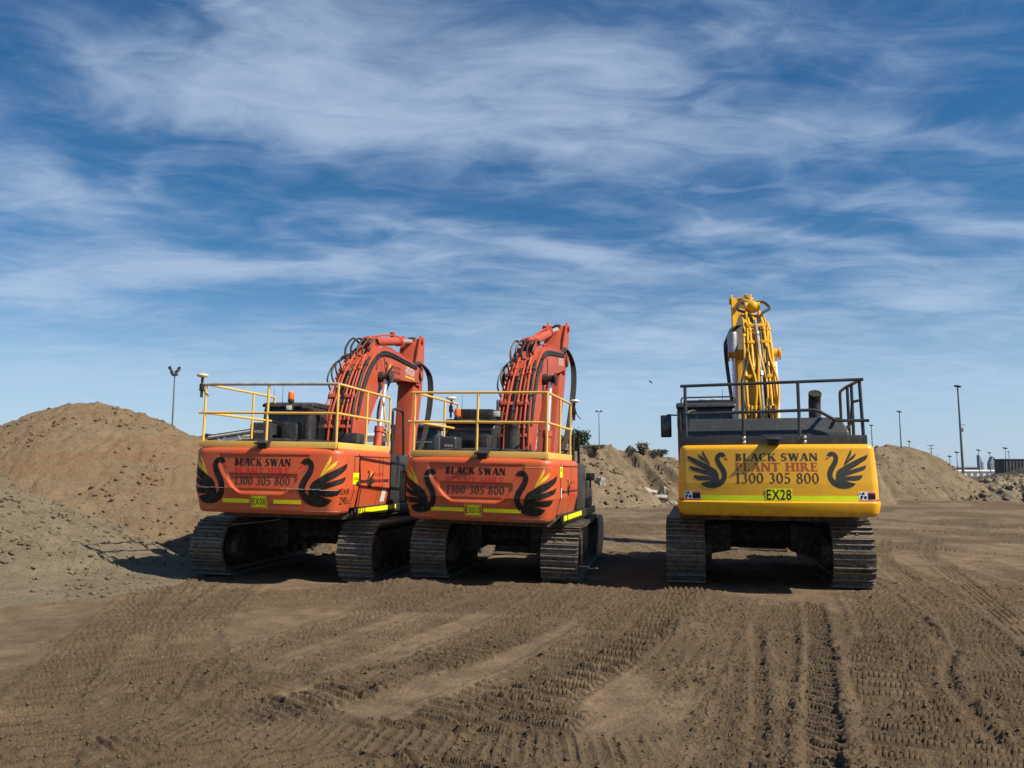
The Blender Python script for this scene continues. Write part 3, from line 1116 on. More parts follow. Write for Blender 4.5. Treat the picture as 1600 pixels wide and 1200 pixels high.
def sans_mesh(txt, width, cap, bold=.0, space=1.08):
    """triangles of a line set in the built-in face, fitted to width x cap, centred on x, foot at 0"""
    cu = bpy.data.curves.new('lettering', 'FONT')
    cu.body = txt
    cu.offset = bold
    cu.resolution_u = 4
    cu.space_character = space
    o = bpy.data.objects.new('lettering', cu)
    COL.objects.link(o)
    dg = bpy.context.evaluated_depsgraph_get()
    dg.update()
    me = bpy.data.meshes.new_from_object(o.evaluated_get(dg))
    vs = [(v.co.x, v.co.y) for v in me.vertices]
    me.calc_loop_triangles()
    fs = [tuple(t.vertices) for t in me.loop_triangles]
    bpy.data.objects.remove(o)
    bpy.data.curves.remove(cu)
    bpy.data.meshes.remove(me)
    xs, ys = [v[0] for v in vs], [v[1] for v in vs]
    x0, x1, y0, y1 = min(xs), max(xs), min(ys), max(ys)
    return [((a - (x0 + x1) / 2) / (x1 - x0) * width, (b - y0) / (y1 - y0) * cap) for a, b in vs], fs


SWAN_BODY = [(165, 270), (185, 225), (230, 172), (300, 150), (370, 170), (430, 225), (458, 300), (455, 370), (430, 460), (390, 540), (340, 620), (305, 690),
             (285, 750), (285, 820), (310, 870), (355, 910), (365, 850), (375, 760), (400, 690), (440, 630), (500, 590), (575, 545), (700, 472), (900, 372), (1050, 300), (1220, 235),
             (1205, 300), (1165, 365), (1100, 410), (900, 540), (690, 655), (900, 590), (1165, 515), (1140, 590), (1090, 640), (980, 680), (750, 755), (555, 815),
             (750, 798), (1050, 770), (1020, 850), (960, 900), (850, 920), (580, 915), (700, 950), (860, 990), (800, 1060), (700, 1110), (580, 1130), (450, 1115),
             (330, 1070), (240, 1000), (180, 900), (155, 800), (160, 700), (200, 590), (270, 480), (320, 400), (345, 330), (340, 290), (310, 270), (270, 280), (245, 305), (225, 272), (195, 262)]
SWAN_BEAK = [(178, 292), (205, 300), (216, 335), (165, 368), (112, 377), (150, 330)]
SWAN_BACK = [[(800, 90), (803, 190), (770, 265), (690, 385), (585, 530), (610, 450), (650, 370), (705, 265)],
             [(928, 190), (900, 275), (840, 345), (730, 420), (590, 535), (660, 430), (760, 315)]]


def swan_poly(p, scale, flip):
    """swan outline in metres; head at the left, or at the right when flipped; centred"""
    return [((-(x - 670) if flip else (x - 670)) * scale, -(y - 610) * scale) for x, y in p]


def fan_mesh(polys):
    """outlines -> triangles"""
    V, F = [], []
    for lay, p in enumerate(polys):
        bm = bmesh.new()
        vs = [bm.verts.new((a, b, 0)) for a, b in p]
        f = bm.faces.new(vs)
        f.normal_update()
        if f.normal.z < 0:
            f.normal_flip()
            f.normal_update()
        bmesh.ops.triangulate(bm, faces=[f])
        bm.verts.index_update()
        o = len(V)
        V += [(v.co.x, v.co.y, lay % 7) for v in bm.verts]
        F += [tuple(v.index + o for v in q.verts) for q in bm.faces]
        bm.free()
    return V, F


def decal(name, V, F, surf, mat, parent, s0=0.0, z0=0.0, off=.0026, cut=.0125, layer=.00010):
    """lay flat lettering on a curved surface: surf(s, z, off) -> point"""
    bm = bmesh.new()
    vs = [bm.verts.new((v[0] + s0, v[1] + z0, v[2] if len(v) > 2 else 0)) for v in V]
    for f in F:
        try:
            bm.faces.new([vs[i] for i in f])
        except ValueError:
            pass
    bm.verts.ensure_lookup_table()
    for ax in (0, 1):
        lo, hi = min(v.co[ax] for v in bm.verts), max(v.co[ax] for v in bm.verts)
        x = math.floor(lo / cut) * cut + cut
        no = (1, 0, 0) if ax == 0 else (0, 1, 0)
        while x < hi:
            co = [0, 0, 0]
            co[ax] = x + .0007
            bmesh.ops.bisect_plane(bm, geom=bm.verts[:] + bm.edges[:] + bm.faces[:], plane_co=co, plane_no=no)
            x += cut
    for v in bm.verts:
        v.co = surf(v.co.x, v.co.y, off + v.co.z * layer)
    me = bpy.data.meshes.new(name)
    bm.to_mesh(me)
    bm.free()
    me.materials.append(mat)
    o = bpy.data.objects.new(name, me)
    COL.objects.link(o)
    o.parent = parent
    return o

# ------------------------------------------------------------------ excavators
class Hull:
    """outside of the counterweight and the engine sides: plan line times upright profile"""
    def __init__(s, P):
        s.P = P
        R, W, rc, Rb = P['R'], P['W'], P['rc'], 7.0
        pts = []
        xe = W - rc
        a_end = math.asin(xe / Rb)
        for i in range(60):
            a = a_end * i / 59
            pts.append((Rb * math.sin(a), -R + Rb * (1 - math.cos(a))))
        cx, cy = pts[-1][0] - rc * math.sin(a_end), pts[-1][1] + rc * math.cos(a_end)
        for i in range(1, 31):
            a = a_end + (PI / 2 - a_end) * i / 30
            pts.append((cx + rc * math.sin(a), cy - rc * math.cos(a)))
        x0, y0 = pts[-1]
        for i in range(1, 90):
            pts.append((x0, y0 + .03 * i))
        s.p = np.array(pts)
        d = np.hypot(*np.diff(s.p, axis=0).T)
        s.s = np.concatenate([[0], np.cumsum(d)])
        t = np.gradient(s.p, axis=0)
        t /= np.linalg.norm(t, axis=1)[:, None]
        s.n = np.stack([t[:, 1], -t[:, 0]], 1)

    def s_at_y(s, y):
        """arc length on the side where the given y is reached"""
        k = np.nonzero(s.p[:, 1] >= y)[0]
        k = k[k > 60]
        return float(s.s[k[0]])

    def inset(s, u, z):
        P = s.P
        zt, zb = P['zt'], P['zb']
        hs = (zt - zb) / 1.02
        d = (zt - z) / hs
        i = 0.0
        rt, rb = P['rt'], .06
        if z > zt - rt:
            q = min(1, (z - (zt - rt)) / rt)
            i += rt * (1 - math.sqrt(max(0, 1 - q * q)))
        if z < zb + rb:
            q = min(1, ((zb + rb) - z) / rb)
            i += rb * (1 - math.sqrt(max(0, 1 - q * q)))
        if P['style'] == 'scooped':
            a = abs(u)
            hw = float(np.interp(d, [.10, .28, .40, .48, .62, .675, .72], [.79, .765, .70, .63, .51, .43, .36]))
            m = float(sstep(hw - a, 0, .055)) * float(sstep(d, .10, .118)) * float(sstep(.725 - d, 0, .065))
            lower = float(sstep(d, .395, .412)) * float(sstep(.60 - a, 0, .06))
            i += m * (.013 + .020 * lower)
            if d > .645:
                i += (d - .645) * .22 + .004
        else:
            if d < .55:
                i += (.55 - d) * .075
            low = .200
            if z > zb + .205:
                i += .022 * float(sstep(z, zb + .205, zb + .222))
            elif z < zb + low:
                i += .05 * (1 - (z - zb) / low) ** 1.6
        return i

    def __call__(s, u, z, off=0.0):
        a = abs(u)
        x = float(np.interp(a, s.s, s.p[:, 0]))
        y = float(np.interp(a, s.s, s.p[:, 1]))
        nx = float(np.interp(a, s.s, s.n[:, 0]))
        ny = float(np.interp(a, s.s, s.n[:, 1]))
        k = off - s.inset(u, z)
        x, y = x + nx * k, y + ny * k
        return Vector((x if u >= 0 else -x, y, z))

    def shell(s, us, zs):
        """closed shell over the given stations"""
        V, F = [], []
        for z in zs:
            for u in us:
                V.append(s(u, z))
        n = len(us)
        for j in range(len(zs) - 1):
            for i in range(n - 1):
                F.append((j * n + i, j * n + i + 1, (j + 1) * n + i + 1, (j + 1) * n + i))
        return V, F


def strip_mesh(u0, u1, z0, z1):
    return [(u0, z0), (u1, z0), (u1, z1), (u0, z1)], [(0, 1, 2, 3)]


def rect_frame(w, h, t):
    V, F = [], []
    for a in ((-w / 2, -h / 2, w / 2, -h / 2 + t), (-w / 2, h / 2 - t, w / 2, h / 2), (-w / 2, -h / 2 + t, -w / 2 + t, h / 2 - t), (w / 2 - t, -h / 2 + t, w / 2, h / 2 - t)):
        o = len(V)
        V += [(a[0], a[1]), (a[2], a[1]), (a[2], a[3]), (a[0], a[3])]
        F.append((o, o + 1, o + 2, o + 3))
    return V, F


def build_track(root, P, side):
    """one crawler: belt of grouser shoes round sprocket, idler and rollers"""
    g, w, L, h = P['gauge'] / 2 * side + P.get('tx', 0), P['shoe'], P['tlen'], P['th']
    ry = P.get('tyaw', 0.0)
    r = h / 2 - .035
    a = L / 2 - h / 2
    # centre line of the belt, front lifted a little less than the rear
    path = []
    for i in range(60):
        path.append((-a + 2 * a * i / 60, .035))
    for i in range(30):
        t = -PI / 2 + PI * i / 30
        path.append((a + r * math.cos(t), .035 + r + r * math.sin(t)))
    for i in range(60):
        q = i / 60
        path.append((a - 2 * a * q, .035 + 2 * r - .035 * math.sin(q * PI) ** 2 * (1 + .5 * math.sin(q * 9))))
    for i in range(30):
        t = PI / 2 + PI * i / 30
        path.append((-a + r * math.cos(t), .035 + r + r * math.sin(t)))
    path = np.array(path + [path[0]])
    sl = np.concatenate([[0], np.cumsum(np.hypot(*np.diff(path, axis=0).T))])
    n = round(sl[-1] / P.get('pitch', .175))
    pt = sl[-1] / n
    belt = MB()
    for k in range(n):
        s0, s1 = k * pt + .004, (k + 1) * pt - .004
        p0 = np.array([np.interp(s0, sl, path[:, 0]), np.interp(s0, sl, path[:, 1])])
        p1 = np.array([np.interp(s1 % sl[-1], sl, path[:, 0]), np.interp(s1 % sl[-1], sl, path[:, 1])])
        c = (p0 + p1) / 2
        t = (p1 - p0) / np.linalg.norm(p1 - p0)
        nn = np.array([t[1], -t[0]])             # outward
        R = Matrix(((1, 0, 0), (0, t[0], nn[0]), (0, t[1], nn[1])))
        ln = np.linalg.norm(p1 - p0)
        wob = .004 * math.sin(k * 7.3)
        for (bt, bn, st, sn, ww, mi) in ((0, .002, ln, .016, w, 0), (-ln / 2 + .016, .022, .020, .040, w, 0), (ln * .02, .020, .018, .034, w, 0),
                                         (-ln / 2 + .016, .046, .017, .012, w - .006, 1), (ln * .02, .041, .015, .011, w - .006, 1)):
            belt.cur = mi
            belt.box((g, c[0] + t[0] * bt + nn[0] * (bn + wob), c[1] + t[1] * bt + nn[1] * (bn + wob)), (ww, st, sn), R)
        belt.cur = 0
        for lx in (-.10, .10):                  # chain links behind the shoe
            belt.box((g + lx, c[0] - nn[0] * .045, c[1] - nn[1] * .045), (.035, ln * 1.05, .075), R)
        for lx in (-.07, .07):                  # shoe bolts
            belt.box((g + lx, c[0] + nn[0] * .018 + t[0] * .03, c[1] + nn[1] * .018 + t[1] * .03), (.03, .03, .016), R)
    bo = belt.build('crawler_track', [M['steel'], M['grouser']], root, 30, smooth=False)
    bo.rotation_euler = (0, 0, ry)
    zc = .035 + r
    f = MB()
    f.prism([(-a + .25, .26), (a - .30, .26), (a - .15, .42), (a - .25, h * .80), (-a + .35, h * .82), (-a + .15, .45)], g - .16, g + .16, 'YZ', .02)
    f.box((g, a - .1, zc), (.22, .5, .2), bev=.02)
    f.cyl((g - .2, -a, zc), (g + .2, -a, zc), .27)
    f.lathe((g - side * .2, -a, zc), [(.25, 0), (.25, .14), (.18, .2), (.0, .21)], 20, (-side, 0, 0))
    f.build('track_frame', M['frame'], bo)
    sp = MB()
    sp.cyl((g - .05, -a, zc), (g + .05, -a, zc), r - .15, seg=24)
    for k in range(19):
        t = 2 * PI * k / 19
        sp.box((g, -a + (r - .12) * math.cos(t), zc + (r - .12) * math.sin(t)), (.07, .06, .09), Euler((t + PI / 2, 0, 0)).to_matrix())
    sp.build('sprocket', M['frame'], bo)
    idl = MB()
    idl.lathe((g - .08, a, zc), [(.1, 0), (r - .14, .0), (r - .10, .03), (r - .10, .06), (r - .07, .07), (r - .07, .09), (r - .10, .10), (r - .10, .13), (r - .14, .16), (.1, .16)], 24, (1, 0, 0))
    idl.build('idler_wheel', M['frame'], bo)
    nr = 8
    for k in range(nr):
        y = -a + .35 + (2 * a - .7) * k / (nr - 1)
        ro = MB()
        ro.lathe((g - .15, y, .19), [(.05, 0), (.10, .0), (.10, .04), (.075, .06), (.075, .24), (.10, .26), (.10, .30), (.05, .30)], 14, (1, 0, 0))
        ro.build('roller', M['frame'], bo)
    return bo


def build_counterweight(root, P, H):
    zt, zb = P['zt'], P['zb']
    sc = H.s_at_y(-P['R'] + P['cwl'])
    us = [-sc + 2 * sc * i / 220 for i in range(221)]
    rt = P['rt']
    zs = [zb + .06 * (1 - math.cos(PI / 2 * i / 5)) for i in range(6)]
    z = zb + .075
    while z < zt - rt - .006:
        zs.append(z)
        z += .0125
    zs += [zt - rt * (1 - math.sin(PI / 2 * i / 6)) for i in range(7)]
    V, F = H.shell(us, zs)
    n = len(us)
    F.append(tuple(range(n - 1, -1, -1)))
    F.append(tuple(range((len(zs) - 1) * n, len(zs) * n)))
    m = MB()
    m.add(V, F)
    cw = m.build('counterweight', M[P['paint']], root, 28)
    x = P['x_cw']
    d = lambda q: zt - q
    for (txt, base, cap, wid, mat, t) in x['lines']:
        for polys in serif_words(txt, wid, cap, t):
            v, f = fan_mesh(polys)
            decal('lettering', v, f, H, M[mat], cw, x.get('tx', 0), d(base))
    if x.get('patch'):
        u0, u1, q0, q1, mat = x['patch']
        decal('vinyl_patch', *strip_mesh(u0, u1, d(q1), d(q0)), H, M[mat], cw, off=.002)
    for sgn in (-1, 1):
        cu, cq, k = x['swan']
        v, f = fan_mesh([swan_poly(SWAN_BODY, k, sgn < 0)])
        decal('swan_emblem', v, f, H, M[x['swan_mat']], cw, sgn * cu, d(cq))
        v, f = fan_mesh([swan_poly(p, k, sgn < 0) for p in SWAN_BACK])
        decal('swan_feathers', v, f, H, M[x['feather_mat']], cw, sgn * cu, d(cq))
        v, f = fan_mesh([swan_poly(SWAN_BEAK, k, sgn < 0)])
        decal('swan_beak', v, f, H, M[x['beak_mat']], cw, sgn * cu, d(cq))
    for (u0, u1, q0, q1) in x['tape']:
        decal('reflective_strip', *strip_mesh(u0, u1, d(q1), d(q0)), H, M[x['tape_mat']], cw)
    pu, pq, pw, ph = x['plate']
    decal('number_plate', *strip_mesh(-pw / 2, pw / 2, -ph / 2, ph / 2), H, M[x['plate_mat']], cw, pu, d(pq), off=.010 if x.get('frame') else .007, cut=.03)
    if x.get('frame'):
        decal('plate_frame', *rect_frame(pw + .05, ph + .045, .012), H, M['rail_yellow'], cw, pu, d(pq), off=.012, cut=.03)
    txt, tw, th_, bold = x['plate_text']
    v, f = sans_mesh(txt, tw, th_, bold)
    decal('plate_lettering', v, f, H, M['decal_black'], cw, pu, d(pq) - th_ / 2, off=.0115 if x.get('frame') else .0082, cut=.03)
    for (u, q) in x.get('labels', []):
        decal('warning_label', *strip_mesh(-.125, .125, -.06, .06), H, M['decal_white'], cw, u, d(q), off=.004)
        decal('label_panel', *strip_mesh(.005, .120, -.050, .030), H, M['decal_black'], cw, u, d(q), off=.006)
        decal('label_heading', *strip_mesh(.005, .120, .032, .052), H, M['decal_red'], cw, u, d(q), off=.006)
        v, f = fan_mesh([[(-.105, -.045), (-.085, -.05), (-.06, 0), (-.09, .01)], [(-.075, .015), (-.04, .02), (-.045, .05), (-.08, .045)], [(-.055, -.03), (-.02, -.045), (-.012, -.01), (-.04, .005)], [(-.11, .02), (-.095, .02), (-.095, .045), (-.11, .045)]])
        decal('pictogram', v, f, H, M['decal_black'], cw, u, d(q), off=.006)
    for (u0, u1, q0, q1, mat) in x.get('stripes', []):
        decal('colour_stripe', *strip_mesh(u0, u1, d(q1), d(q0)), H, M[mat], cw)
    for (u0, u1, q, mat) in x.get('scratches', []):
        n = 24
        pts = [(u0 + (u1 - u0) * i / n, d(q) + .006 * math.sin(i * 1.7) * math.sin(i * .6)) for i in range(n + 1)]
        w = [.004 * abs(math.sin(PI * i / n)) ** .4 * (.5 + .5 * abs(math.sin(i * 2.3))) + .0012 for i in range(n + 1)]
        V = [(a, b - k) for (a, b), k in zip(pts, w)] + [(a, b + k) for (a, b), k in zip(pts, w)]
        decal('scratch', V, [(i, i + 1, n + 2 + i, n + 1 + i) for i in range(n)], H, M[mat], cw, off=.0042)
    # rear view camera housing on the top edge
    c = MB()
    y0 = -P['R']
    c.box((x['cam'], y0 + .10, zt + .045), (.17, .16, .10), bev=.015)
    c.box((x['cam'], y0 + .04, zt + .085), (.21, .20, .022), (rad(12), 0, 0), bev=.006)
    c.cyl((x['cam'], y0 + .03, zt + .04), (x['cam'], y0 + .01, zt + .035), .035, seg=14)
    c.build('rear_camera', M['black'], root)
    return cw


def build_sides(root, P, H):
    zt, zb, R = P['zt'], P['zb'], P['R']
    y0, y1 = -R + P['cwl'] + .014, -R + P['side_end']
    s0, s1 = H.s_at_y(y0), H.s_at_y(y1)
    zs = [zb + .10 + (zt - P['rt'] - zb - .10) * i / 30 for i in range(31)] + [zt - P['rt'] * (1 - math.sin(PI / 2 * i / 6)) for i in range(1, 7)]
    for sg in (1, -1):
        if sg < 0 and P.get('no_left'):
            continue
        us = [sg * (s0 + (s1 - s0) * i / 24) for i in range(25)]
        V, F = H.shell(us, zs)
        n = len(us)
        ntop = len(V)
        row = [V[(len(zs) - 1) * n + i] for i in range(n)]
        V += [Vector((p.x - sg * .30, p.y, zt)) for p in row]          # top flange back to the hood
        F += [((len(zs) - 1) * n + i, (len(zs) - 1) * n + i + 1, ntop + i + 1, ntop + i) for i in range(n - 1)]
        for e in (0, n - 1):                                            # return edges
            o = len(V)
            V += [Vector((V[j * n + e].x - sg * .3, V[j * n + e].y, V[j * n + e].z)) for j in range(len(zs))]
            F += [(j * n + e, (j + 1) * n + e, o + j + 1, o + j) for j in range(len(zs) - 1)]
        m = MB()
        m.add(V, F)
        pn = m.build('engine_door', M[P['paint2']], root, 28)
        if sg > 0:
            x = P['x_side']
            for (a, b, q0, q1) in x['seams']:
                decal('door_gap', *strip_mesh(s0 + a, s0 + b, zt - q1, zt - q0), H, M['seam'], pn, off=.003)
            for (a, b, q0, q1, mat) in x['marks']:
                decal('sticker', *strip_mesh(s0 + a, s0 + b, zt - q1, zt - q0), H, M[mat], pn, off=.005)
            if x.get('emblem'):
                a, q, k = x['emblem']
                for nm, polys, mat in (('swan_emblem', [SWAN_BODY], 'decal_black'), ('swan_feathers', SWAN_BACK, 'decal_yellow')):
                    v, f = fan_mesh([swan_poly(p, k, False) for p in polys])
                    decal(nm, v, f, H, M[mat], pn, s0 + a, zt - q, off=.005)
                for line, qq in (('BLACK SWAN', q - .05), ('PLANT HIRE', q + .06), ('1300 305 800', q + .16)):
                    for polys in serif_words(line, .42, .05):
                        v, f = fan_mesh(polys)
                        decal('lettering', v, f, H, M['decal_faded'], pn, s0 + a + .40, zt - qq, off=.005)
            cw_s = x.get('side_text')
            if cw_s:
                for txt, sx, q, wid, cap in cw_s:
                    v, f = sans_mesh(txt, wid, cap, .004)
                    decal('lettering', v, f, H, M['decal_black'], pn, s0 + sx, zt - q, off=.005)
            hd = MB()
            p = H(s0 + .14, zt - .52 * (zt - zb), .0)
            hd.box((p.x + .012, p.y, p.z), (.03, .10, .05), bev=.008)
            hd.build('door_handle', M['black'], pn)


def build_excavator(P):
    lay = thing('excavator', P['label'], 'excavator', P['loc'], (0, rad(P['roll']), -rad(P['yaw'])), 'excavators parked in a row')
    R, W, zt, zb = P['R'], P['W'], P['zt'], P['zb']
    H = Hull(P)
    # ---- undercarriage
    for sd in (-1, 1):
        build_track(lay, P, sd)
    u = MB()
    g = P['gauge'] / 2
    u.prism([(-.75, .46), (.75, .46), (.95, .62), (.7, .92), (-.7, .92), (-.95, .62)], -g * .62, g * .62, 'YZ', .03)
    for sx in (-1, 1):
        for sy in (-1, 1):
            u.prism([(sx * g * .4, .42), (sx * (g - .12), .30), (sx * (g - .12), .80), (sx * g * .4, .90)], sy * .66 - .30, sy * .66 + .30, 'XZ', .02)
    uf = u.build('undercarriage_frame', M['frame'], lay)
    uf.location.x = P.get('tx', 0)
    uf.rotation_euler = (0, 0, P.get('tyaw', 0))
    t = MB()
    t.lathe((0, 0, .90), [(.62, 0), (.72, .0), (.72, .10), (.66, .11), (.66, zb - .98)], 32)
    t.build('slew_ring', M['frame'], lay)
    # ---- revolving frame
    f = MB()
    f.prism([(-W * .80, -R + .75), (W * .80, -R + .75), (W * .965, -R + 1.1), (W * .965, 1.25), (W * .30, 1.30), (W * .30, .75), (-W * .30, .75), (-W * .30, 1.45), (-W * .965, 1.45), (-W * .965, -R + 1.1)], zb - .10, zb + .10, 'XY', .015)
    f.box((0, -R + 1.6, zb + .35), (W * 1.6, 1.6, .6))
    for sx in (-1, 1):                                       # boom foot brackets
        f.prism([(-.55, zb + .05), (.75, zb + .05), (.55, zb + .35), (.38, P['fz'] + .14), (.05, P['fz'] + .14), (-.35, zb + .5)], sx * .38 - .03, sx * .38 + .03, 'YZ', .01)
    f.build('revolving_frame', M['frame'], lay)
    # tape along the right sill
    if P.get('sill_tape'):
        sm = MB()
        xx = W + .012
        for (a, b) in P['sill_tape']:
            sm.box((xx - .01, (a + b) / 2 - R, zb + .045), (.012, b - a, .075))
        sm.build('reflective_strip', M['hivis'], lay)
        sk = MB()
        sk.box((W - .03, -R + (P['sill_tape'][0][0] + 4.4) / 2, zb + .03), (.05, 4.4 - P['sill_tape'][0][0], .14), bev=.01)
        sk.build('sill', M['black'], lay)
    build_counterweight(lay, P, H)
    build_sides(lay, P, H)
    # right front: tank and tool box
    q0 = -R + P['side_end'] + .02
    tb = MB()
    tb.prism([(q0, zb + .10), (q0 + .85, zb + .10), (q0 + .85, zt - .12), (q0 + .78, zt - .04), (q0, zt - .04)], W * .42, W - .02, 'YZ', .04)
    tb.build('fuel_tank', M[P['tank']], lay)
    tb = MB()
    tb.prism([(q0 + .88, zb + .10), (1.22, zb + .10), (1.22, zb + .42), (q0 + 1.25, zt - .34), (q0 + .88, zt - .30)], W * .45, W - .03, 'YZ', .03)
    tx = tb.build('tool_box', M['black'], lay)
    lp = MB()
    lp.box((W + .05, q0 + 1.0, zt - .28), (.16, .12, .14), bev=.02)
    lp.box((W + .05, q0 + 1.0, zt - .40), (.03, .03, .2))
    lp.build('work_light', M['black'], lay)
    # left rear: air cleaner bay under the cab
    ab = MB()
    ab.prism([(q0, zb + .10), (1.42, zb + .10), (1.42, zb + .30), (q0, zb + .30)], -W + .02, -W * .30, 'YZ', .03)
    ab.build('cab_deck', M['black'], lay)
    # ---- hood
    hd = MB()
    if P['style'] == 'scooped':
        prof = [(-W * .78, zt - .02), (W * .80, zt - .02), (W * .76, zt + .07), (W * .55, zt + .135), (W * .1, zt + .165), (-W * .5, zt + .15), (-W * .72, zt + .10)]
        hd.prism(prof, -R + .52, -R + 2.05, 'XZ', .035, 3)
    else:
        zh = zt + .42
        for (a, b, c, e) in ((-R + .42, -R + .62, .0, .0),):
            pass
        # trapezoid engine cover, its rear face leaning forward
        lo = [(-W * .875, -R + .40), (W * .745, -R + .40), (W * .745, -R + 2.1), (-W * .875, -R + 2.1)]
        hi = [(-W * .845, -R + .66), (W * .685, -R + .66), (W * .685, -R + 2.0), (-W * .845, -R + 2.0)]
        vs = [(x, y, zt - .01) for x, y in lo] + [(x, y, zt + .20) for x, y in [(lo[0][0], lo[0][1] + .05), (lo[1][0], lo[1][1] + .05), lo[2], lo[3]]] + [(x, y, zh) for x, y in hi]
        fs = [(3, 2, 1, 0), (8, 9, 10, 11)] + [(i + 4 * k, (i + 1) % 4 + 4 * k, (i + 1) % 4 + 4 * k + 4, i + 4 * k + 4) for k in (0, 1) for i in range(4)]
        vs, fs = bevelled(vs, fs, .035, 3)
        hd.add(vs, fs)
    hood = hd.build('engine_hood', M['hood' if P['style'] == 'scooped' else 'charcoal'], lay, 50)
    if P['style'] == 'scooped':
        for xx, bend in ((-W * .12, .03), (W * .42, -.04)):
            sm = MB()
            sm.tube([(xx - .06, -R + .515, zt + .02), (xx - .02 + bend, -R + .512, zt + .10), (xx, -R + .55, zt + .164 if xx < 0 else zt + .150), (xx + .1, -R + 1.2, zt + .172 if xx < 0 else zt + .152)], .008, 6)
            sm.build('hood_seam', M['seam_dark'], hood)
    build_cab(lay, P)
    build_rails(lay, P)
    before = set(lay.children)
    build_arm(lay, P)
    for o in lay.children:
        if o not in before:
            o.location.x = P['arm'].get('x', 0.0)
    build_extras(lay, P, H)
    return lay


def build_cab(root, P):
    W, zb = P['W'], P['zb']
    c = P['cab']
    x0, x1, y0, y1, z0, z1 = -W + .01, -W + .01 + c['w'], c['y0'], c['y0'] + c['l'], zb + .20, c['top']
    # shell: sides in profile, waist panels, roof
    b = MB()
    prof = [(y0, z0), (y1 - .05, z0), (y1 + .08, z0 + .55), (y1 - .02, z1 - .35), (y1 - .22, z1 - .05), (y0 + .06, z1 - .05), (y0, z1 - .16)]
    b.prism(prof, x0, x1, 'YZ', .05, 3)
    cab = b.build('cab', M[c['paint']], root)
    r = MB()
    r.prism([(y0 - .03, z1 - .09), (y1 - .16, z1 - .09), (y1 - .24, z1 - .01), (y1 - .5, z1 + .015), (y0 + .12, z1 + .01), (y0 - .01, z1 - .03)], x0 - .02, x1 + .02, 'YZ', .03, 3)
    r.build('cab_roof', M[c['roof']], cab)
    w = MB()                                                # rear window
    zl = c.get('sill', z0 + .75)
    w.box(((x0 + x1) / 2, y0 - .004, (zl + z1 - .22) / 2), (c['w'] - .20, .012, z1 - .22 - zl), bev=.005)
    w.build('rear_window', M['glass'], cab)
    w = MB()                                                # right side windows
    w.box((x1 + .003, y0 + .44, (zl + z1 - .24) / 2), (.012, .56, z1 - .24 - zl), bev=.005)
    w.box((x1 + .003, y0 + 1.16, (zl + z1 - .24) / 2), (.012, .72, z1 - .24 - zl), bev=.005)
    w.build('side_window', M['glass'], cab)
    w = MB()
    w.box((x0 - .003, y0 + .48, (zl + z1 - .24) / 2), (.012, .60, z1 - .24 - zl), bev=.005)
    w.box((x0 - .003, y0 + 1.2, (zl - .1 + z1 - .24) / 2), (.012, .66, z1 - .34 - zl + .2), bev=.005)
    w.build('door_window', M['glass'], cab)
    w = MB()
    w.box(((x0 + x1) / 2, y1 + .036, (z0 + .6 + z1 - .4) / 2), (c['w'] - .18, .012, z1 - z0 - 1.0), (rad(3), 0, 0), bev=.004)
    w.build('windscreen', M['glass'], cab)
    k = MB()                                                # gutter and rear trims
    k.box(((x0 + x1) / 2, y0 - .012, z1 - .19), (c['w'] - .06, .03, .03), bev=.008)
    for xx in (x0 + .05, x1 - .05):
        k.tube([(xx, y0 - .012, zl - .1), (xx, y0 - .014, z1 - .2)], .02, 8)
    k.build('cab_trim', M['black'], cab)
    if c.get('box'):                                        # air box with a maker's plate low behind the cab
        bx, by, bz, sx, sy, sz = c['box']
        e = MB()
        e.box((bx, by, bz), (sx, sy, sz), bev=.05, seg=3)
        eo = e.build('air_cleaner', M['charcoal'], root)
        v, f = sans_mesh('HITACHI', sx * .5, .045, .01)
        def flat(u, z, off):
            return Vector((bx + u, by - sy / 2 - .001 - off, bz + z))
        decal('lettering', v, f, flat, M['decal_white'], eo, .02, -.02)


def build_rails(root, P):
    for spec in P['rails']:
        m = MB()
        for pts in spec['tubes']:
            m.tube(round_path(pts, .06), spec.get('r', .020), 10)
        m.build('handrail', M[spec['mat']], root)
    for nm, boxes, mat in P.get('decks', []):
        m = MB()
        for c, s in boxes:
            m.box(c, s, bev=.006)
        m.build(nm, M[mat], root)


BOOM_OUT = [(-.24, .02), (-.12, .80), (.10, 1.30), (.55, 1.92), (1.05, 2.35), (1.55, 2.60), (2.05, 2.68), (2.7, 2.66), (3.6, 2.56), (4.65, 2.44), (4.95, 2.36), (5.02, 2.22)]
BOOM_IN = [(4.95, 2.10), (4.60, 2.05), (3.5, 2.00), (2.65, 1.97), (2.15, 1.86), (1.65, 1.60), (1.15, 1.18), (.72, .70), (.45, .28), (.26, -.06), (.12, -.22), (-.10, -.22)]


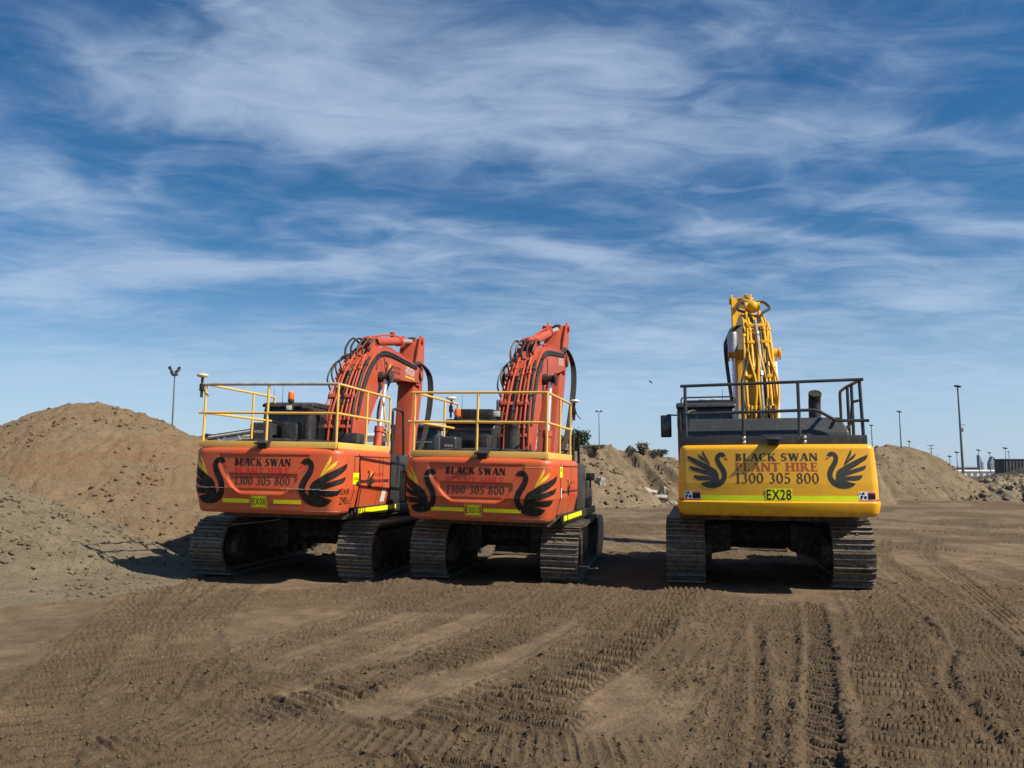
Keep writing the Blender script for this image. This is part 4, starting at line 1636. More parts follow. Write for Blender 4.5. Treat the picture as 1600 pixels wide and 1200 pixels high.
def build_arm(root, P):
    A = P['arm']
    fy, fz, k, ph = A.get('fy', .2), P['fz'], A['k'], rad(A['phi'])
    mat = M[A['paint']]

    bend = rad(A.get('bend', 0.0))

    def Q(r, z, x=0.0):
        if bend and r > 1.3:
            q = min(1.0, (r - 1.3) / .8)
            dr, dz = r - 1.7, z - 2.2
            bb = -bend * q
            r, z = 1.7 + dr * math.cos(bb) - dz * math.sin(bb), 2.2 + dr * math.sin(bb) + dz * math.cos(bb)
        return Vector((x, fy + k * (r * math.cos(ph) - z * math.sin(ph)), fz + k * (r * math.sin(ph) + z * math.cos(ph))))

    bw = A['bw'] / 2
    out = [(p.x, p.y) for p in smooth_path([(a, b, 0) for a, b in BOOM_OUT], 4)]
    inn = [(p.x, p.y) for p in smooth_path([(a, b, 0) for a, b in BOOM_IN], 4)]
    prof = [(Q(a, b).y, Q(a, b).z) for a, b in out + inn]
    b = MB()
    b.prism(prof, -bw, bw, 'YZ', .012, 2)
    b.cyl(Q(0, 0, -bw - .12), Q(0, 0, bw + .12), .10)                       # foot pin
    for sx in (-1, 1):
        b.prism([(Q(a, c).y, Q(a, c).z) for a, c in ((1.35, 2.5), (1.55, 2.80 - A.get('lug', 0)), (1.72, 2.86 - A.get('lug', 0)), (1.82, 2.76 - A.get('lug', 0)), (1.95, 2.60))], sx * .13 - .02, sx * .13 + .02, 'YZ', .005)
    # welded edge strips
    for sx in (-1, 1):
        b.tube([Q(a, c, sx * (bw - .012)) + Vector((0, 0, .004)) for a, c in out[3:-3]], .016, 6)
        b.tube([Q(a, c, sx * (bw - .012)) - Vector((0, 0, .004)) for a, c in inn[3:-3]], .016, 6)
    boom = b.build('boom', mat, root, 30)
    # rigid oil pipes on the back of the boom
    off = lambda i, d: (out[i][0] - d * (out[min(i + 1, len(out) - 1)][1] - out[max(i - 1, 0)][1]) / math.hypot(out[min(i + 1, len(out) - 1)][0] - out[max(i - 1, 0)][0], out[min(i + 1, len(out) - 1)][1] - out[max(i - 1, 0)][1]),
                        out[i][1] + d * (out[min(i + 1, len(out) - 1)][0] - out[max(i - 1, 0)][0]) / math.hypot(out[min(i + 1, len(out) - 1)][0] - out[max(i - 1, 0)][0], out[min(i + 1, len(out) - 1)][1] - out[max(i - 1, 0)][1]))
    for (x0, x1, x2, d, r, i0, i1, mt) in A['pipes']:
        m = MB()
        pts = []
        for i in range(i0, i1 + 1):
            t = (i - i0) / (i1 - i0)
            xx = (x0 * (1 - t) ** 2 + 2 * x1 * t * (1 - t) + x2 * t * t)
            a, c = off(i, d)
            pts.append(Q(a, c, xx))
        m.tube(pts, r, 8)
        for fr in (.22, .5, .8):                                           # unions
            i = int(len(pts) * fr)
            m.tube([pts[i], pts[i] + (pts[i + 1] - pts[i]) * .45], r * 1.55, 8)
        m.build('oil_pipe', M[mt] if mt != 'arm' else mat, boom)
    for (i, d, xa, xb) in A['clamps']:
        a, c = off(i, d)
        p = Q(a, c)
        m = MB()
        m.box((0.5 * (xa + xb), p.y, p.z), (abs(xb - xa), .07, .07), Euler((ph + A.get('clamp_rot', .9), 0, 0)).to_matrix(), bev=.008)
        m.build('pipe_clamp', mat, boom)
    # boom cylinders either side
    pb, pt = Q(*A.get('cyl_foot', (.80, -.42))), Q(*A.get('cyl_top', (1.70, 1.98)))
    cx = bw + A.get('cylgap', .15)
    if True:
        m = MB()
        m.cyl((-cx - .10, pt.y, pt.z), (cx + .10, pt.y, pt.z), .062, seg=16)
        for sx in (-1, 1):
            m.cyl((sx * (bw + .005), pt.y, pt.z), (sx * (cx - .07), pt.y, pt.z), .115, seg=18)
            m.lathe((sx * (cx + .09), pt.y, pt.z), [(.11, 0), (.13, .01), (.13, .035), (.05, .05)], 18, (sx, 0, 0))
        m.build('cylinder_pin', M['frame'] if A['paint'] != 'yellow_arm' else mat, boom)
    for sx in (-1, 1):
        dv = (pt - pb)
        mid = pb + dv * A.get('barrel', .50)
        X = Vector((sx * cx, 0, 0))
        m = MB()
        m.cyl(pb + X, mid + X, .098 * k, seg=20)
        m.cyl(mid + X - dv.normalized() * .12, mid + X, .118 * k, seg=20)
        m.cyl(pb + X - Vector((.09, 0, 0)), pb + X + Vector((.09, 0, 0)), .12 * k, seg=18)
        m.tube([pb + X + Vector((sx * .05, -.12, .15)), pb + X + Vector((sx * .05, -.13, .15)) + dv * .35], .018, 6)
        cy = m.build('boom_cylinder', M[A.get('barrel_paint', A['paint'])], root)
        m = MB()
        m.cyl(mid + X, pt + X - dv.normalized() * .06, .058 * k, seg=18)
        m.build('piston_rod', M['chrome'], cy)
        m = MB()
        m.cyl(pt + X - Vector((.06, 0, 0)), pt + X + Vector((.06, 0, 0)), .10 * k, seg=18)
        m.build('rod_eye', M['frame'] if A['paint'] != 'yellow_arm' else mat, cy)
    # arm (dipper): local a along the arm downwards, b towards the machine
    piv = Q(4.80, 2.27)
    th = rad(A['arm_tilt'])                                                 # lean of the arm's foot towards the machine
    ka = A.get('ka', k)
    al = (piv.z - A['bucket']['h'] * .97) / (ka * 2.87 * math.cos(th))       # arm long enough to set the bucket down

    def D(a, bb, x=0.0):
        a = a if a < .5 else .5 + (a - .5) * (al * 2.87 - .5) / 2.37
        return Vector((x, piv.y + ka * (-a * math.sin(th) - bb * math.cos(th)), piv.z + ka * (-a * math.cos(th) + bb * math.sin(th))))

    aw = A['aw'] / 2
    ap = [(-1.0, .10), (-1.02, -.06), (-.90, -.16), (-.15, -.48), (.35, -.52), (1.1, -.42), (2.75, -.20), (2.92, -.10), (2.95, .04), (2.85, .14), (1.2, .20), (.25, .24), (.0, .26), (-.25, .24), (-.55, .16)]
    m = MB()
    m.prism([(D(a, c).y, D(a, c).z) for a, c in ap], -aw, aw, 'YZ', .012, 2)
    for sx in (-1, 1):                                                      # cheeks clasping the boom nose and the cylinder lugs
        m.prism([(D(a, c).y, D(a, c).z) for a, c in ((-1.08, .12), (-1.1, -.10), (-.9, -.24), (-.3, -.34), (.3, -.20), (.32, .20), (.05, .34), (-.3, .28), (-.8, .18))], sx * (aw + .028) - .022, sx * (aw + .028) + .022, 'YZ', .006)
        m.cyl(D(-.95, .02, sx * (aw + .04)), D(-.95, .02, sx * (aw + .10)), .075, seg=14)
        m.cyl(D(0, .02, sx * (aw + .04)), D(0, .02, sx * (aw + .13)), .10, seg=16)
    arm = m.build('arm', mat, root, 30)
    # arm cylinder over the boom
    ca, ce = Q(1.68, 2.80), D(-.95, .02)
    dv = ce - ca
    mid = ca + dv * A.get('abarrel', .66)
    m = MB()
    m.cyl(ca, mid, .118 * k, seg=22)
    m.cyl(mid - dv.normalized() * .14, mid, .140 * k, seg=22)
    m.cyl(ca - Vector((.15, 0, 0)), ca + Vector((.15, 0, 0)), .10, seg=16)
    m.lathe(ca - dv.normalized() * .16, [(.02, .03), (.08, .05), (.115, .09), (.125, .16), (.118, .24)], 20, dv)
    m.tube([ca + Vector((0.02, .15, .13)), ca + dv * .3 + Vector((.02, 0, .15)), ca + dv * .55 + Vector((.02, 0, .14))], .02, 6)
    m.box(ca + dv * .50 + Vector((0, 0, .15)), (.10, .13, .10), rot_to(dv), bev=.01)
    ac = m.build('arm_cylinder', mat, root)
    m = MB()
    m.cyl(mid, ce, .062 * k, seg=18)
    m.build('piston_rod', M['chrome'], ac)
    m = MB()
    m.box(ce, (.16, .2, .2), rot_to(dv), bev=.03)
    m.cyl(ce - Vector((aw + .02, 0, 0)), ce + Vector((aw + .02, 0, 0)), .06, seg=14)
    m.build('rod_eye', M['frame'] if A['paint'] != 'yellow_arm' else mat, ac)
    # bucket cylinder on the far side, link and bucket
    m = MB()
    ba, be = D(.15, -.62), D(2.15, -.50)
    m.cyl(ba, ba + (be - ba) * .62, .10, seg=18)
    bc = m.build('bucket_cylinder', mat, root)
    m = MB()
    m.cyl(ba + (be - ba) * .62, be, .055, seg=16)
    m.build('piston_rod', M['chrome'], bc)
    m = MB()
    bp = D(2.87, .0)
    lk = D(2.72, -.66)
    for sx in (-1, 1):
        m.tube([be + Vector((sx * .2, 0, 0)), D(2.5, -.1, sx * .2)], .05, 8)
        m.tube([be + Vector((sx * .13, 0, 0)), Vector((sx * .13, bp.y + .42, bp.z - .12))], .05, 8)
    m.build('bucket_link', M['frame'], root)
    B = A['bucket']
    m = MB()
    wv, hb, dp = B['w'] / 2, B['h'], B['d']
    by, bz = bp.y, bp.z
    # curled shell: mouth towards the machine
    shell = [(by - dp * .45, bz - hb * .96), (by - dp * .10, bz - hb * 1.0), (by + dp * .35, bz - hb * .93), (by + dp * .62, bz - hb * .62), (by + dp * .60, bz - hb * .25), (by + dp * .30, bz - .05), (by - .12, bz - .10)]
    sp = [(p.x, p.y) for p in smooth_path([(a, c, 0) for a, c in shell], 5)]
    tk = .03
    n = len(sp)
    inner = []
    for i in range(n):
        a, c = sp[max(i - 1, 0)], sp[min(i + 1, n - 1)]
        ln = math.hypot(c[0] - a[0], c[1] - a[1])
        inner.append((sp[i][0] - tk * (c[1] - a[1]) / ln, sp[i][1] + tk * (c[0] - a[0]) / ln))
    vs = [(x, a, c) for x in (-wv, wv) for a, c in sp + inner]
    fs = []
    N2 = 2 * n
    for i in range(n - 1):
        fs += [(i, i + 1, N2 + i + 1, N2 + i), (n + i, N2 + n + i, N2 + n + i + 1, n + i + 1), (i, n + i, n + i + 1, i + 1), (N2 + i, N2 + i + 1, N2 + n + i + 1, N2 + n + i)]
    fs += [(0, N2, N2 + n, n), (n - 1, 2 * n - 1, N2 + 2 * n - 1, N2 + n - 1)]
    m.add(vs, fs)
    for sx in (-1, 1):
        m.prism(sp, sx * wv - .018, sx * wv + .018, 'YZ')
        m.prism([(by - .2, bz - .12), (by + dp * .3, bz - .02), (by + dp * .28, bz + .12), (by - .1, bz + .14)], sx * .26 - .03, sx * .26 + .03, 'YZ', .01)
    m.cyl((-.32, by, bz + .02), (.32, by, bz + .02), .06, seg=14)
    bk = m.build('bucket', M['bucket'], root, 30)
    # hoses
    for h in A['hoses']:
        m = MB()
        pts = []
        for q in h['pts']:
            if q[0] == 'b':
                pts.append(Q(*q[1:]))
            elif q[0] == 'a':
                pts.append(D(*q[1:]))
            else:
                pts.append(Vector(q[1:]))
        m.tube(smooth_path(pts, 7), h.get('r', .024), 8)
        m.build('hydraulic_hose', M[h.get('mat', 'rubber')] if h.get('mat') != 'arm' else mat, boom)
    # marks on the right cheek of the boom
    def side(u, z, off):
        return Q(u, z, bw + off + .002)
    for (txt, r, z, wid, cap) in A.get('text', []):
        v, f = sans_mesh(txt, wid, cap, .006)
        ang_ = A.get('text_rot', 0)
        v = [(a * math.cos(ang_) - c * math.sin(ang_), a * math.sin(ang_) + c * math.cos(ang_)) for a, c in v]
        decal('lettering', v, f, side, M['decal_white'], boom, r, z, off=.004, cut=5)
        if A.get('underline'):
            v, f = strip_mesh(-wid / 2 - .03, wid / 2 + .06, -.085, -.04)
            v = [(a * math.cos(ang_) - c * math.sin(ang_), a * math.sin(ang_) + c * math.cos(ang_)) for a, c in v]
            decal('underline', v, f, side, M['decal_yellow'], boom, r, z, off=.004, cut=5)
    if A.get('emblem'):
        r, z, s_ = A['emblem']
        for nm, polys, mt in (('swan_emblem', [SWAN_BODY], 'decal_black'), ('swan_feathers', SWAN_BACK, 'decal_yellow')):
            v, f = fan_mesh([swan_poly(p, s_, False) for p in polys])
            decal(nm, v, f, side, M[mt], boom, r, z, off=.004, cut=5)
        for ln, dz in (('BLACK SWAN', .12), ('PLANT HIRE', .0), ('1300 305 800', -.16)):
            for polys in serif_words(ln, .55, .07):
                v, f = fan_mesh(polys)
                decal('lettering', v, f, side, M['decal_brown'], boom, r + .58, z + dz, off=.004, cut=5)
    # reflective scratches on the nose, black grease at the pins
    m = MB()
    for sx in (-1, 1):
        m.lathe(Q(4.8, 2.27, sx * (bw + .01)), [(.15, 0), (.15, .02), (.08, .035)], 18, (sx, 0, 0))
    m.build('boom_pin', M['frame'], boom)


def build_extras(root, P, H):
    for e in P['extras']:
        kind = e[0]
        if kind == 'beacon':
            _, x, y, z = e
            m = MB()
            m.lathe((x, y, z), [(.05, 0), (.06, .0), (.06, .05), (.055, .055)], 16)
            b = m.build('beacon', M['black'], root)
            m = MB()
            m.lathe((x, y, z + .055), [(.058, 0), (.062, .02), (.058, .12), (.045, .145), (.01, .15)], 16)
            m.build('beacon_lens', M['amber'], b)
        elif kind == 'bar':                      # low amber light bar
            _, x, y, z = e
            m = MB()
            m.box((x, y, z + .03), (.34, .16, .05), bev=.015)
            b = m.build('light_bar', M['black'], root)
            m = MB()
            m.box((x - .10, y, z + .062), (.17, .15, .035), bev=.012)
            m.box((x + .1, y, z + .062), (.14, .15, .03), bev=.012)
            m.build('light_bar_lens', M['lamp'], b)
        elif kind == 'lamp':
            _, x, y, z, s = e
            m = MB()
            m.box((x, y, z), (s, .09, s * .82), bev=.015)
            m.box((x, y + .02, z - s * .6), (.03, .03, s * .5))
            b = m.build('work_light', M['black'], root)
            m = MB()
            m.box((x, y - .048, z), (s * .84, .012, s * .66), bev=.01)
            m.lathe((x + .004, y - .056, z), [(.02, 0), (.03, .002), (.03, .004)], 12, (0, -1, 0))
            m.build('light_lens', M['lamp'], b)
        elif kind == 'gps':
            _, x, y, z, mt = e
            m = MB()
            m.tube([(x, y, z - .32), (x, y, z)], .022, 8)
            m.box((x, y, z - .16), (.06, .06, .12), bev=.008)
            m.tube(smooth_path([(x, y, z - .06), (x + .06, y - .02, z - .22), (x + .13, y, z - .30)]), .008, 6)
            b = m.build('antenna_mount', M['black'], root)
            m = MB()
            m.lathe((x, y, z), [(.03, 0), (.085, .015), (.095, .035), (.085, .055), (.04, .062), (.0, .063)], 20)
            m.build('antenna_dome', M[mt], b)
        elif kind == 'stack':
            _, x, y, z0, z1, r, back = e
            m = MB()
            top = Vector((x, y, z1))
            pts = [(x, y, z0), (x, y, z1 - .22), (x, y - back * .25, z1 - .10), (x, y - back, z1)]
            m.tube(smooth_path(pts, 5), r, 18)
            b = m.build('exhaust_pipe', M['black'], root)
            m = MB()
            d = (Vector((0, -back * .75, .10))).normalized()
            p = Vector((x, y - back, z1))
            m.lathe(p - d * .02, [(r * .86, 0), (r * .86, .03), (r * 1.06, .032), (r * 1.06, -.02)], 18, d)
            m.build('exhaust_rim', M['frame'], b)
        elif kind == 'can':
            _, x, y, z0, z1, r, mt = e
            m = MB()
            m.lathe((x, y, z0), [(r, 0), (r, (z1 - z0) * .92), (r * .9, (z1 - z0)), (.0, z1 - z0)], 20)
            m.box((x, y - r, (z0 + z1) / 2), (.02, .012, z1 - z0 - .05))
            m.build('vent_pipe', M[mt], root)
        elif kind == 'box':
            _, nm, c, s, mt = e
            m = MB()
            m.box(c, s, bev=min(s) * .12)
            m.build(nm, M[mt], root)
        elif kind == 'whip':
            _, x, y, z0, z1 = e
            m = MB()
            m.tube([(x, y, z0), (x, y, z0 + .1), (x, y, z1)], [.015, .006, .003], 6)
            m.build('aerial', M['black'], root)
        elif kind == 'hoop':
            _, pts, r, mt = e
            m = MB()
            m.tube(round_path(pts, .10, 5), r, 10)
            m.build('grab_rail', M[mt], root)
        elif kind == 'mirror':
            _, x, y, z, arm, w, h = e
            m = MB()
            m.tube(round_path(arm, .06), .014, 8)
            b = m.build('mirror_arm', M['black'], root)
            m = MB()
            m.box((x, y, z), (w, .06, h), bev=.028, seg=3)
            m.build('mirror_housing', M['black'], b)
            m = MB()
            m.box((x, y - .032, z), (w * .82, .008, h * .88), bev=.003)
            m.build('mirror_glass', M['mirror'], b)
        elif kind == 'bolts':
            _, pts, mt = e
            m = MB()
            for (x, y, z) in pts:
                m.lathe((x, y, z), [(.026, 0), (.026, .012), (.015, .02)], 12, (0, -1, 0))
            m.build('bolt_heads', M[mt], root)

# ------------------------------------------------------------------ the three parked machines
def orange_params(label, loc, yaw, roll, R, W, zt, zb, gauge, tlen, th, tyaw, cab_w, cab_top, arm, extra):
    side_tape = [(P0, P1) for P0, P1 in ((.78, 1.05), (1.08, 2.55))]
    hs = (zt - zb) / 1.02
    p = dict(label=label, loc=loc, yaw=yaw, roll=roll, R=R, W=W, zt=zt, zb=zb, rc=.26, rt=.085, style='scooped', cwl=.62, side_end=2.28,
             paint='orange', paint2='orange', tank='charcoal', gauge=gauge, shoe=.60, tlen=tlen, th=th, tyaw=tyaw, fz=zt - .20,
             sill_tape=side_tape, cab=dict(w=cab_w, l=1.75, y0=-.80, top=cab_top, paint='charcoal', roof='hood', sill=zt + .16, box=None), arm=arm, extras=extra)
    return p


def side_rails(R, W, zt, xl, xr, ends, top=.95, mid=.49):
    """yellow guard rails round the top of an orange machine: rear run, right run, left run"""
    yr = -R + .14
    yl, yg = ends
    rear = [[(xl - .06, yr, zt + top), (xr, yr, zt + top)], [(xl - .10, yr, zt + mid), (xr, yr, zt + mid)],
            [(xl, yr, zt + .02), (xl, yr, zt + top - .01)], [(-.02, yr, zt + .02), (-.02, yr, zt + top - .01)], [(xr, yr, zt + .02), (xr, yr, zt + top)]]
    right = [[(xr, yr, zt + top), (xr, yg, zt + top), (xr, yg, zt + .03)], [(xr, yr, zt + mid), (xr, yg, zt + mid)],
             [(xr, yr + (yg - yr) * .52, zt + .03), (xr, yr + (yg - yr) * .52, zt + top - .01)]]
    left = [[(xl, yr, zt + top), (xl, yl, zt + top), (xl, yl, zt + mid - .01)], [(xl, yr, zt + mid), (xl, yl, zt + mid)],
            [(xl, yr + (yl - yr) * .66, zt + .03), (xl, yr + (yl - yr) * .66, zt + top - .02)]]
    return rear, right, left


def arm_hoses(bw, aw):
    """loose hoses round the boom knee and nose"""
    h = []
    for i in range(5):                       # loops bristling over the knee
        x = -bw + .06 + i * .09
        h.append(dict(pts=[('b', .85 + .1 * i, 2.30 + .06 * i, x), ('b', .95 + .1 * i, 2.62 + .05 * (i % 2), x - .03), ('b', 1.25 + .1 * i, 2.86, x + .02), ('b', 1.6 + .05 * i, 2.74, x + .04)], r=.022))
    for i in range(4):
        x = -bw - .04 + i * .05
        h.append(dict(pts=[('b', .25 + .1 * i, 1.62 + .12 * i, x), ('b', .22 + .1 * i, 1.90 + .14 * i, x - .05), ('b', .5 + .12 * i, 2.22 + .08 * i, x - .02), ('b', .85 + .1 * i, 2.34 + .05 * i, x + .03)], r=.017))
    for i in range(2):                       # thick pair up the right side, over the knee and along the top edge
        d = .055 * i
        h.append(dict(pts=[('b', .12 - d, 1.0, bw + .01), ('b', .42 - d, 1.58 + d, bw + .03), ('b', .95 - d, 2.14 + d, bw + .035), ('b', 1.6, 2.46 + d, bw + .03), ('b', 2.3, 2.52 + d, bw + .02), ('b', 3.4, 2.46 + d, bw + .01), ('b', 4.4, 2.40 + d, bw + .005)], r=.026))
    for i in range(3):                       # from the nose round to the arm
        x = aw + .06 + .035 * i
        h.append(dict(pts=[('b', 4.3, 2.48, x - .1), ('b', 4.75, 2.62 - .03 * i, x), ('a', -.10, -.46 - .05 * i, x + .07), ('a', .55, -.58 - .05 * i, x + .10), ('a', 1.25, -.50 - .03 * i, x + .07), ('a', 1.75, -.32, x + .02)], r=.026))
    for i in range(2):                       # hanging loops under the boom nose
        h.append(dict(pts=[('b', 3.9 - .12 * i, 1.98, -bw + .05), ('b', 3.62 - .14 * i, 1.35, -bw - .06), ('b', 3.60 - .1 * i, .85, -bw - .08), ('b', 3.95, .62 - .1 * i, -bw), ('a', 1.55, .2, -aw + .03)], r=.022))
    h.append(dict(pts=[('b', 1.35, 2.1, bw + .01), ('b', 1.25, 2.45, bw + .07), ('b', 1.6, 2.40, bw + .08), ('b', 1.78, 2.05, bw + .06)], r=.008))
    for i in range(4):                       # rising out of the hood to the boom foot
        x = -.32 + .07 * i
        h.append(dict(pts=[('w', x - .12, -.55, 2.05), ('w', x - .05, -.25, 2.22), ('b', -.22, .25, x), ('b', -.16, .8, x + .02)], r=.024, mat='rubber' if i % 2 else 'arm'))
    return h


def orange_arm(k, phi, tilt, bucket, **kw):
    bw, aw = .28, .20
    d = dict(k=k, phi=phi, bw=2 * bw, aw=2 * aw, arm_tilt=tilt, paint='orange_dark', bucket=bucket,
             pipes=[(-.40, -.30, -.25, .05, .022, 2, 15, 'arm'), (-.30, -.22, -.17, .05, .022, 1, 16, 'arm'), (-.19, -.14, -.09, .09, .022, 2, 17, 'arm'),
                    (-.10, -.05, -.02, .06, .028, 1, 14, 'rubber'), (.00, .03, .04, .06, .022, 2, 15, 'arm'), (.10, .12, .12, .05, .024, 2, 17, 'arm'),
                    (.20, .20, .18, .09, .022, 2, 15, 'arm'), (.26, .25, .24, .05, .030, 3, 16, 'rubber'), (.05, .10, .14, .06, .020, 26, 41, 'arm'), (.20, .2, .22, .06, .020, 24, 41, 'arm')],
             clamps=[(4, .06, -.34, -.08), (4, .06, .0, .26), (9, .06, -.30, -.06), (9, .06, .02, .25), (13, .06, -.26, -.02), (30, .05, .02, .24), (37, .05, .02, .24)],
             hoses=arm_hoses(bw, aw), clamp_rot=1.0)
    d.update(kw)
    return d


LINES = lambda a, b, c: [('BLACK SWAN', a, .115, .95, 'decal_black', .22), ('PLANT HIRE', b, .115, .94, 'decal_red', .19), ('1300 305 800', c, .130, .95, 'decal_brown', .16)]

# --- first machine (left)
A1 = orange_params('orange excavator at the left end of the row, its yellow plate reading EX08',
                   (-3.34, 15.06, 0.0), 11.0, 1.1, 3.10, 1.31, 2.145, 1.12, 2.62, 4.65, .96, 0.0, 1.0, 3.05,
                   orange_arm(.865, 7.0, 9.0, dict(w=1.3, h=1.15, d=1.2), ka=.92, bend=5.5, x=-.02, fy=.0, cyl_foot=(.62, -.45), cyl_top=(1.55, 1.92), text=[('HITACHI', 3.85, 2.16, .72, .21)], underline=True, emblem=(2.22, 2.10, .00052), text_rot=-.03),
                   [])
A1['tx'] = -.06
A1['x_cw'] = dict(lines=LINES(.285, .425, .580), swan=(1.02, .50, .00076), swan_mat='decal_black', feather_mat='decal_yellow', beak_mat='decal_red',
                  tape=[(-.68, -.20, .80, .862), (.21, .66, .80, .862)], tape_mat='hivis', plate=(-.03, .835, .235, .165), plate_mat='hivis', frame=True,
                  plate_text=('EX08', .215, .105, .012), cam=-.02, scratches=[(-1.45, -.58, .632, 'scuff'), (.30, .98, .628, 'scuff'), (.95, 1.25, .641, 'scuff'), (-1.2, -.8, .95, 'scuff'), (.7, 1.4, .965, 'scuff')])
A1['x_side'] = dict(seams=[(.0, .02, .10, .92), (.22, .242, .10, .93), (.0, 1.62, .095, .112), (1.12, 1.135, .10, .92), (1.28, 1.295, .10, .92), (.26, 1.60, .485, .535)],
                    marks=[(-.05, .20, .37, .55, 'hivis'), (-.02, .17, .44, .49, 'decal_black'), (1.30, 1.52, .66, .88, 'decal_white')], emblem=(.72, .47, .00030),
                    side_text=[('ZA', -.37, .70, .12, .09), ('IS', -.22, .70, .09, .09), ('290', -.31, .86, .23, .12), ('LC', -.10, .86, .11, .07)])
rear, right, left = side_rails(A1['R'], A1['W'], A1['zt'] + .06, -1.12, 1.16, (-.72, -.62))
A1['rails'] = [dict(tubes=rear[1:] + left[1:], mat='rail_yellow'), dict(tubes=right, mat='rail_yellow'), dict(tubes=[rear[0]], mat='conveyor_grey', r=.026), dict(tubes=[left[0]], mat='rail_yellow')]
z_ = A1['zt']
A1['decks'] = [('walkway', [((.0, -3.10 + .13, z_ + .052), (2.34, .035, .10)), ((0, -3.10 + .30, z_ + .03), (2.2, .30, .03)), ((1.165, -3.10 + 1.32, z_ + .052), (.035, 2.30, .10)), ((1.02, -3.10 + 1.35, z_ + .03), (.26, 2.2, .03))], 'rail_yellow')]
A1['cab']['box'] = (-1.02, -1.25, z_ + .32, .34, .40, .34)
A1['extras'] = [('beacon', -.78, -.72, 3.06), ('lamp', -.72, -.86, 2.94, .13), ('gps', -1.20, -2.96, z_ + 1.12, 'cream'), ('gps', .25, -.7, 3.34, 'silver'),
                ('stack', -.17, -1.2, z_ + .1, 2.93, .095, .06), ('whip', -1.12, -.75, 3.0, 3.32), ('whip', -1.02, -.6, 3.0, 3.40),
                ('box', 'air_box', (-.50, -1.05, 2.40), (.30, .5, .50), 'hood'),
                ('box', 'step_box', (.55, -.95, z_ + .22), (.40, .35, .22), 'hood'),
                ('hoop', [(1.16, -.45, z_ - .2), (1.16, -.45, z_ + .82), (1.16, .12, z_ + .82), (1.16, .30, z_ - .6)], .026, 'black'),
                ('hoop', [(1.16, -.62, z_ + .05), (1.02, -.62, z_ + .95)], .018, 'rail_yellow'),
                ('can', 1.02, .62, z_ - .55, z_ - .02, .13, 'black'), ('box', 'valve_cover', (.55, .62, z_ + .02), (.22, .3, .25), 'white'),
                ('mirror', -1.62, .9, 2.45, [(-1.28, .85, 2.7), (-1.62, .88, 2.7), (-1.62, .9, 2.5)], .16, .34)]
build_excavator(A1)

# --- second machine (middle)
A2 = orange_params('orange excavator in the middle of the row, its yellow plate reading EX010',
                   (.10, 14.60, 0.0), 14.0, 1.3, 2.92, 1.245, 1.985, 1.02, 2.16, 4.20, .92, rad(3.5), .95, 2.70,
                   orange_arm(.845, 11.0, 20.0, dict(w=2.52, h=.95, d=1.0), ka=.92, bend=1.5, x=-.05, fy=-.05, cyl_foot=(.62, -.45), cyl_top=(1.55, 1.92), text=[('HITACHI', 3.95, 2.16, .66, .20)], text_rot=-.03),
                   [])
A2['tx'] = -.05
A2['x_cw'] = dict(lines=[('BLACK SWAN', .255, .105, .95, 'decal_black', .24), ('PLANT HIRE', .395, .105, .94, 'decal_faded', .19), ('1300 305 800', .548, .122, .94, 'decal_brown', .16)],
                  swan=(.98, .50, .00070), swan_mat='decal_black', feather_mat='decal_yellow', beak_mat='decal_faded',
                  tape=[(-.72, -.175, .765, .82), (.14, .72, .765, .82)], tape_mat='hivis', plate=(-.02, .795, .225, .145), plate_mat='hivis', frame=True,
                  plate_text=('EX010', .220, .100, .006), cam=.10, scratches=[(-1.3, -.7, .90, 'scuff'), (.55, 1.1, .905, 'scuff'), (.8, 1.3, .925, 'scuff'), (.70, 1.2, .13, 'scuff'), (-.9, -.65, .30, 'scuff')])
A2['x_side'] = dict(seams=[(.0, .02, .10, .90), (.0, 1.62, .095, .112), (.95, .965, .10, .88), (.25, 1.60, .50, .53)],
                    marks=[(-.10, .14, .11, .28, 'hivis'), (-.06, .10, .14, .19, 'decal_black'), (.02, .10, .45, .60, 'decal_white')], emblem=(.75, .44, .00028), side_text=None)
rear, right, left = side_rails(A2['R'], A2['W'], A2['zt'] + .06, -1.06, 1.08, (-.60, -.70))
A2['rails'] = [dict(tubes=rear + left, mat='rail_yellow'), dict(tubes=right, mat='rail_yellow')]
z_ = A2['zt']
A2['decks'] = [('walkway', [((.0, -2.92 + .13, z_ + .052), (2.18, .035, .10)), ((0, -2.92 + .30, z_ + .03), (2.05, .30, .03)), ((1.085, -2.92 + 1.24, z_ + .052), (.035, 2.15, .10)), ((.96, -2.92 + 1.3, z_ + .03), (.22, 2.0, .03))], 'rail_yellow')]
A2['cab']['box'] = (-.92, -1.35, z_ + .21, .30, .36, .32)
A2['extras'] = [('box', 'roof_box', (-.68, -.45, 2.80), (.64, .45, .20), 'black'), ('beacon', -1.03, -.70, 2.70), ('lamp', -.24, -.80, 2.80, .15), ('gps', -1.06, -1.0, z_ + 1.05, 'white'), ('gps', 1.08, -.30, z_ + 1.06, 'white'),
                ('can', -.40, -.1, 2.72, 3.12, .055, 'silver'), ('whip', -.93, -.75, 2.7, 3.15), ('whip', -1.15, -.7, 2.5, 3.2),
                ('stack', .20, -1.45, z_ + .05, z_ + .62, .12, .04), ('can', .20, -1.42, z_ + .02, z_ + .52, .135, 'frame'),
                ('box', 'air_box', (-.36, -1.1, z_ + .28), (.16, .4, .30), 'hood'),
                ('hoop', [(1.10, -.45, z_ - .2), (1.10, -.45, z_ + .56), (1.10, .05, z_ + .56), (1.10, .32, z_ - .6)], .026, 'black'),
                ('hoop', [(-1.06, -.62, z_ + .55), (-.98, -.55, z_ + .05)], .018, 'rail_yellow')]
build_excavator(A2)

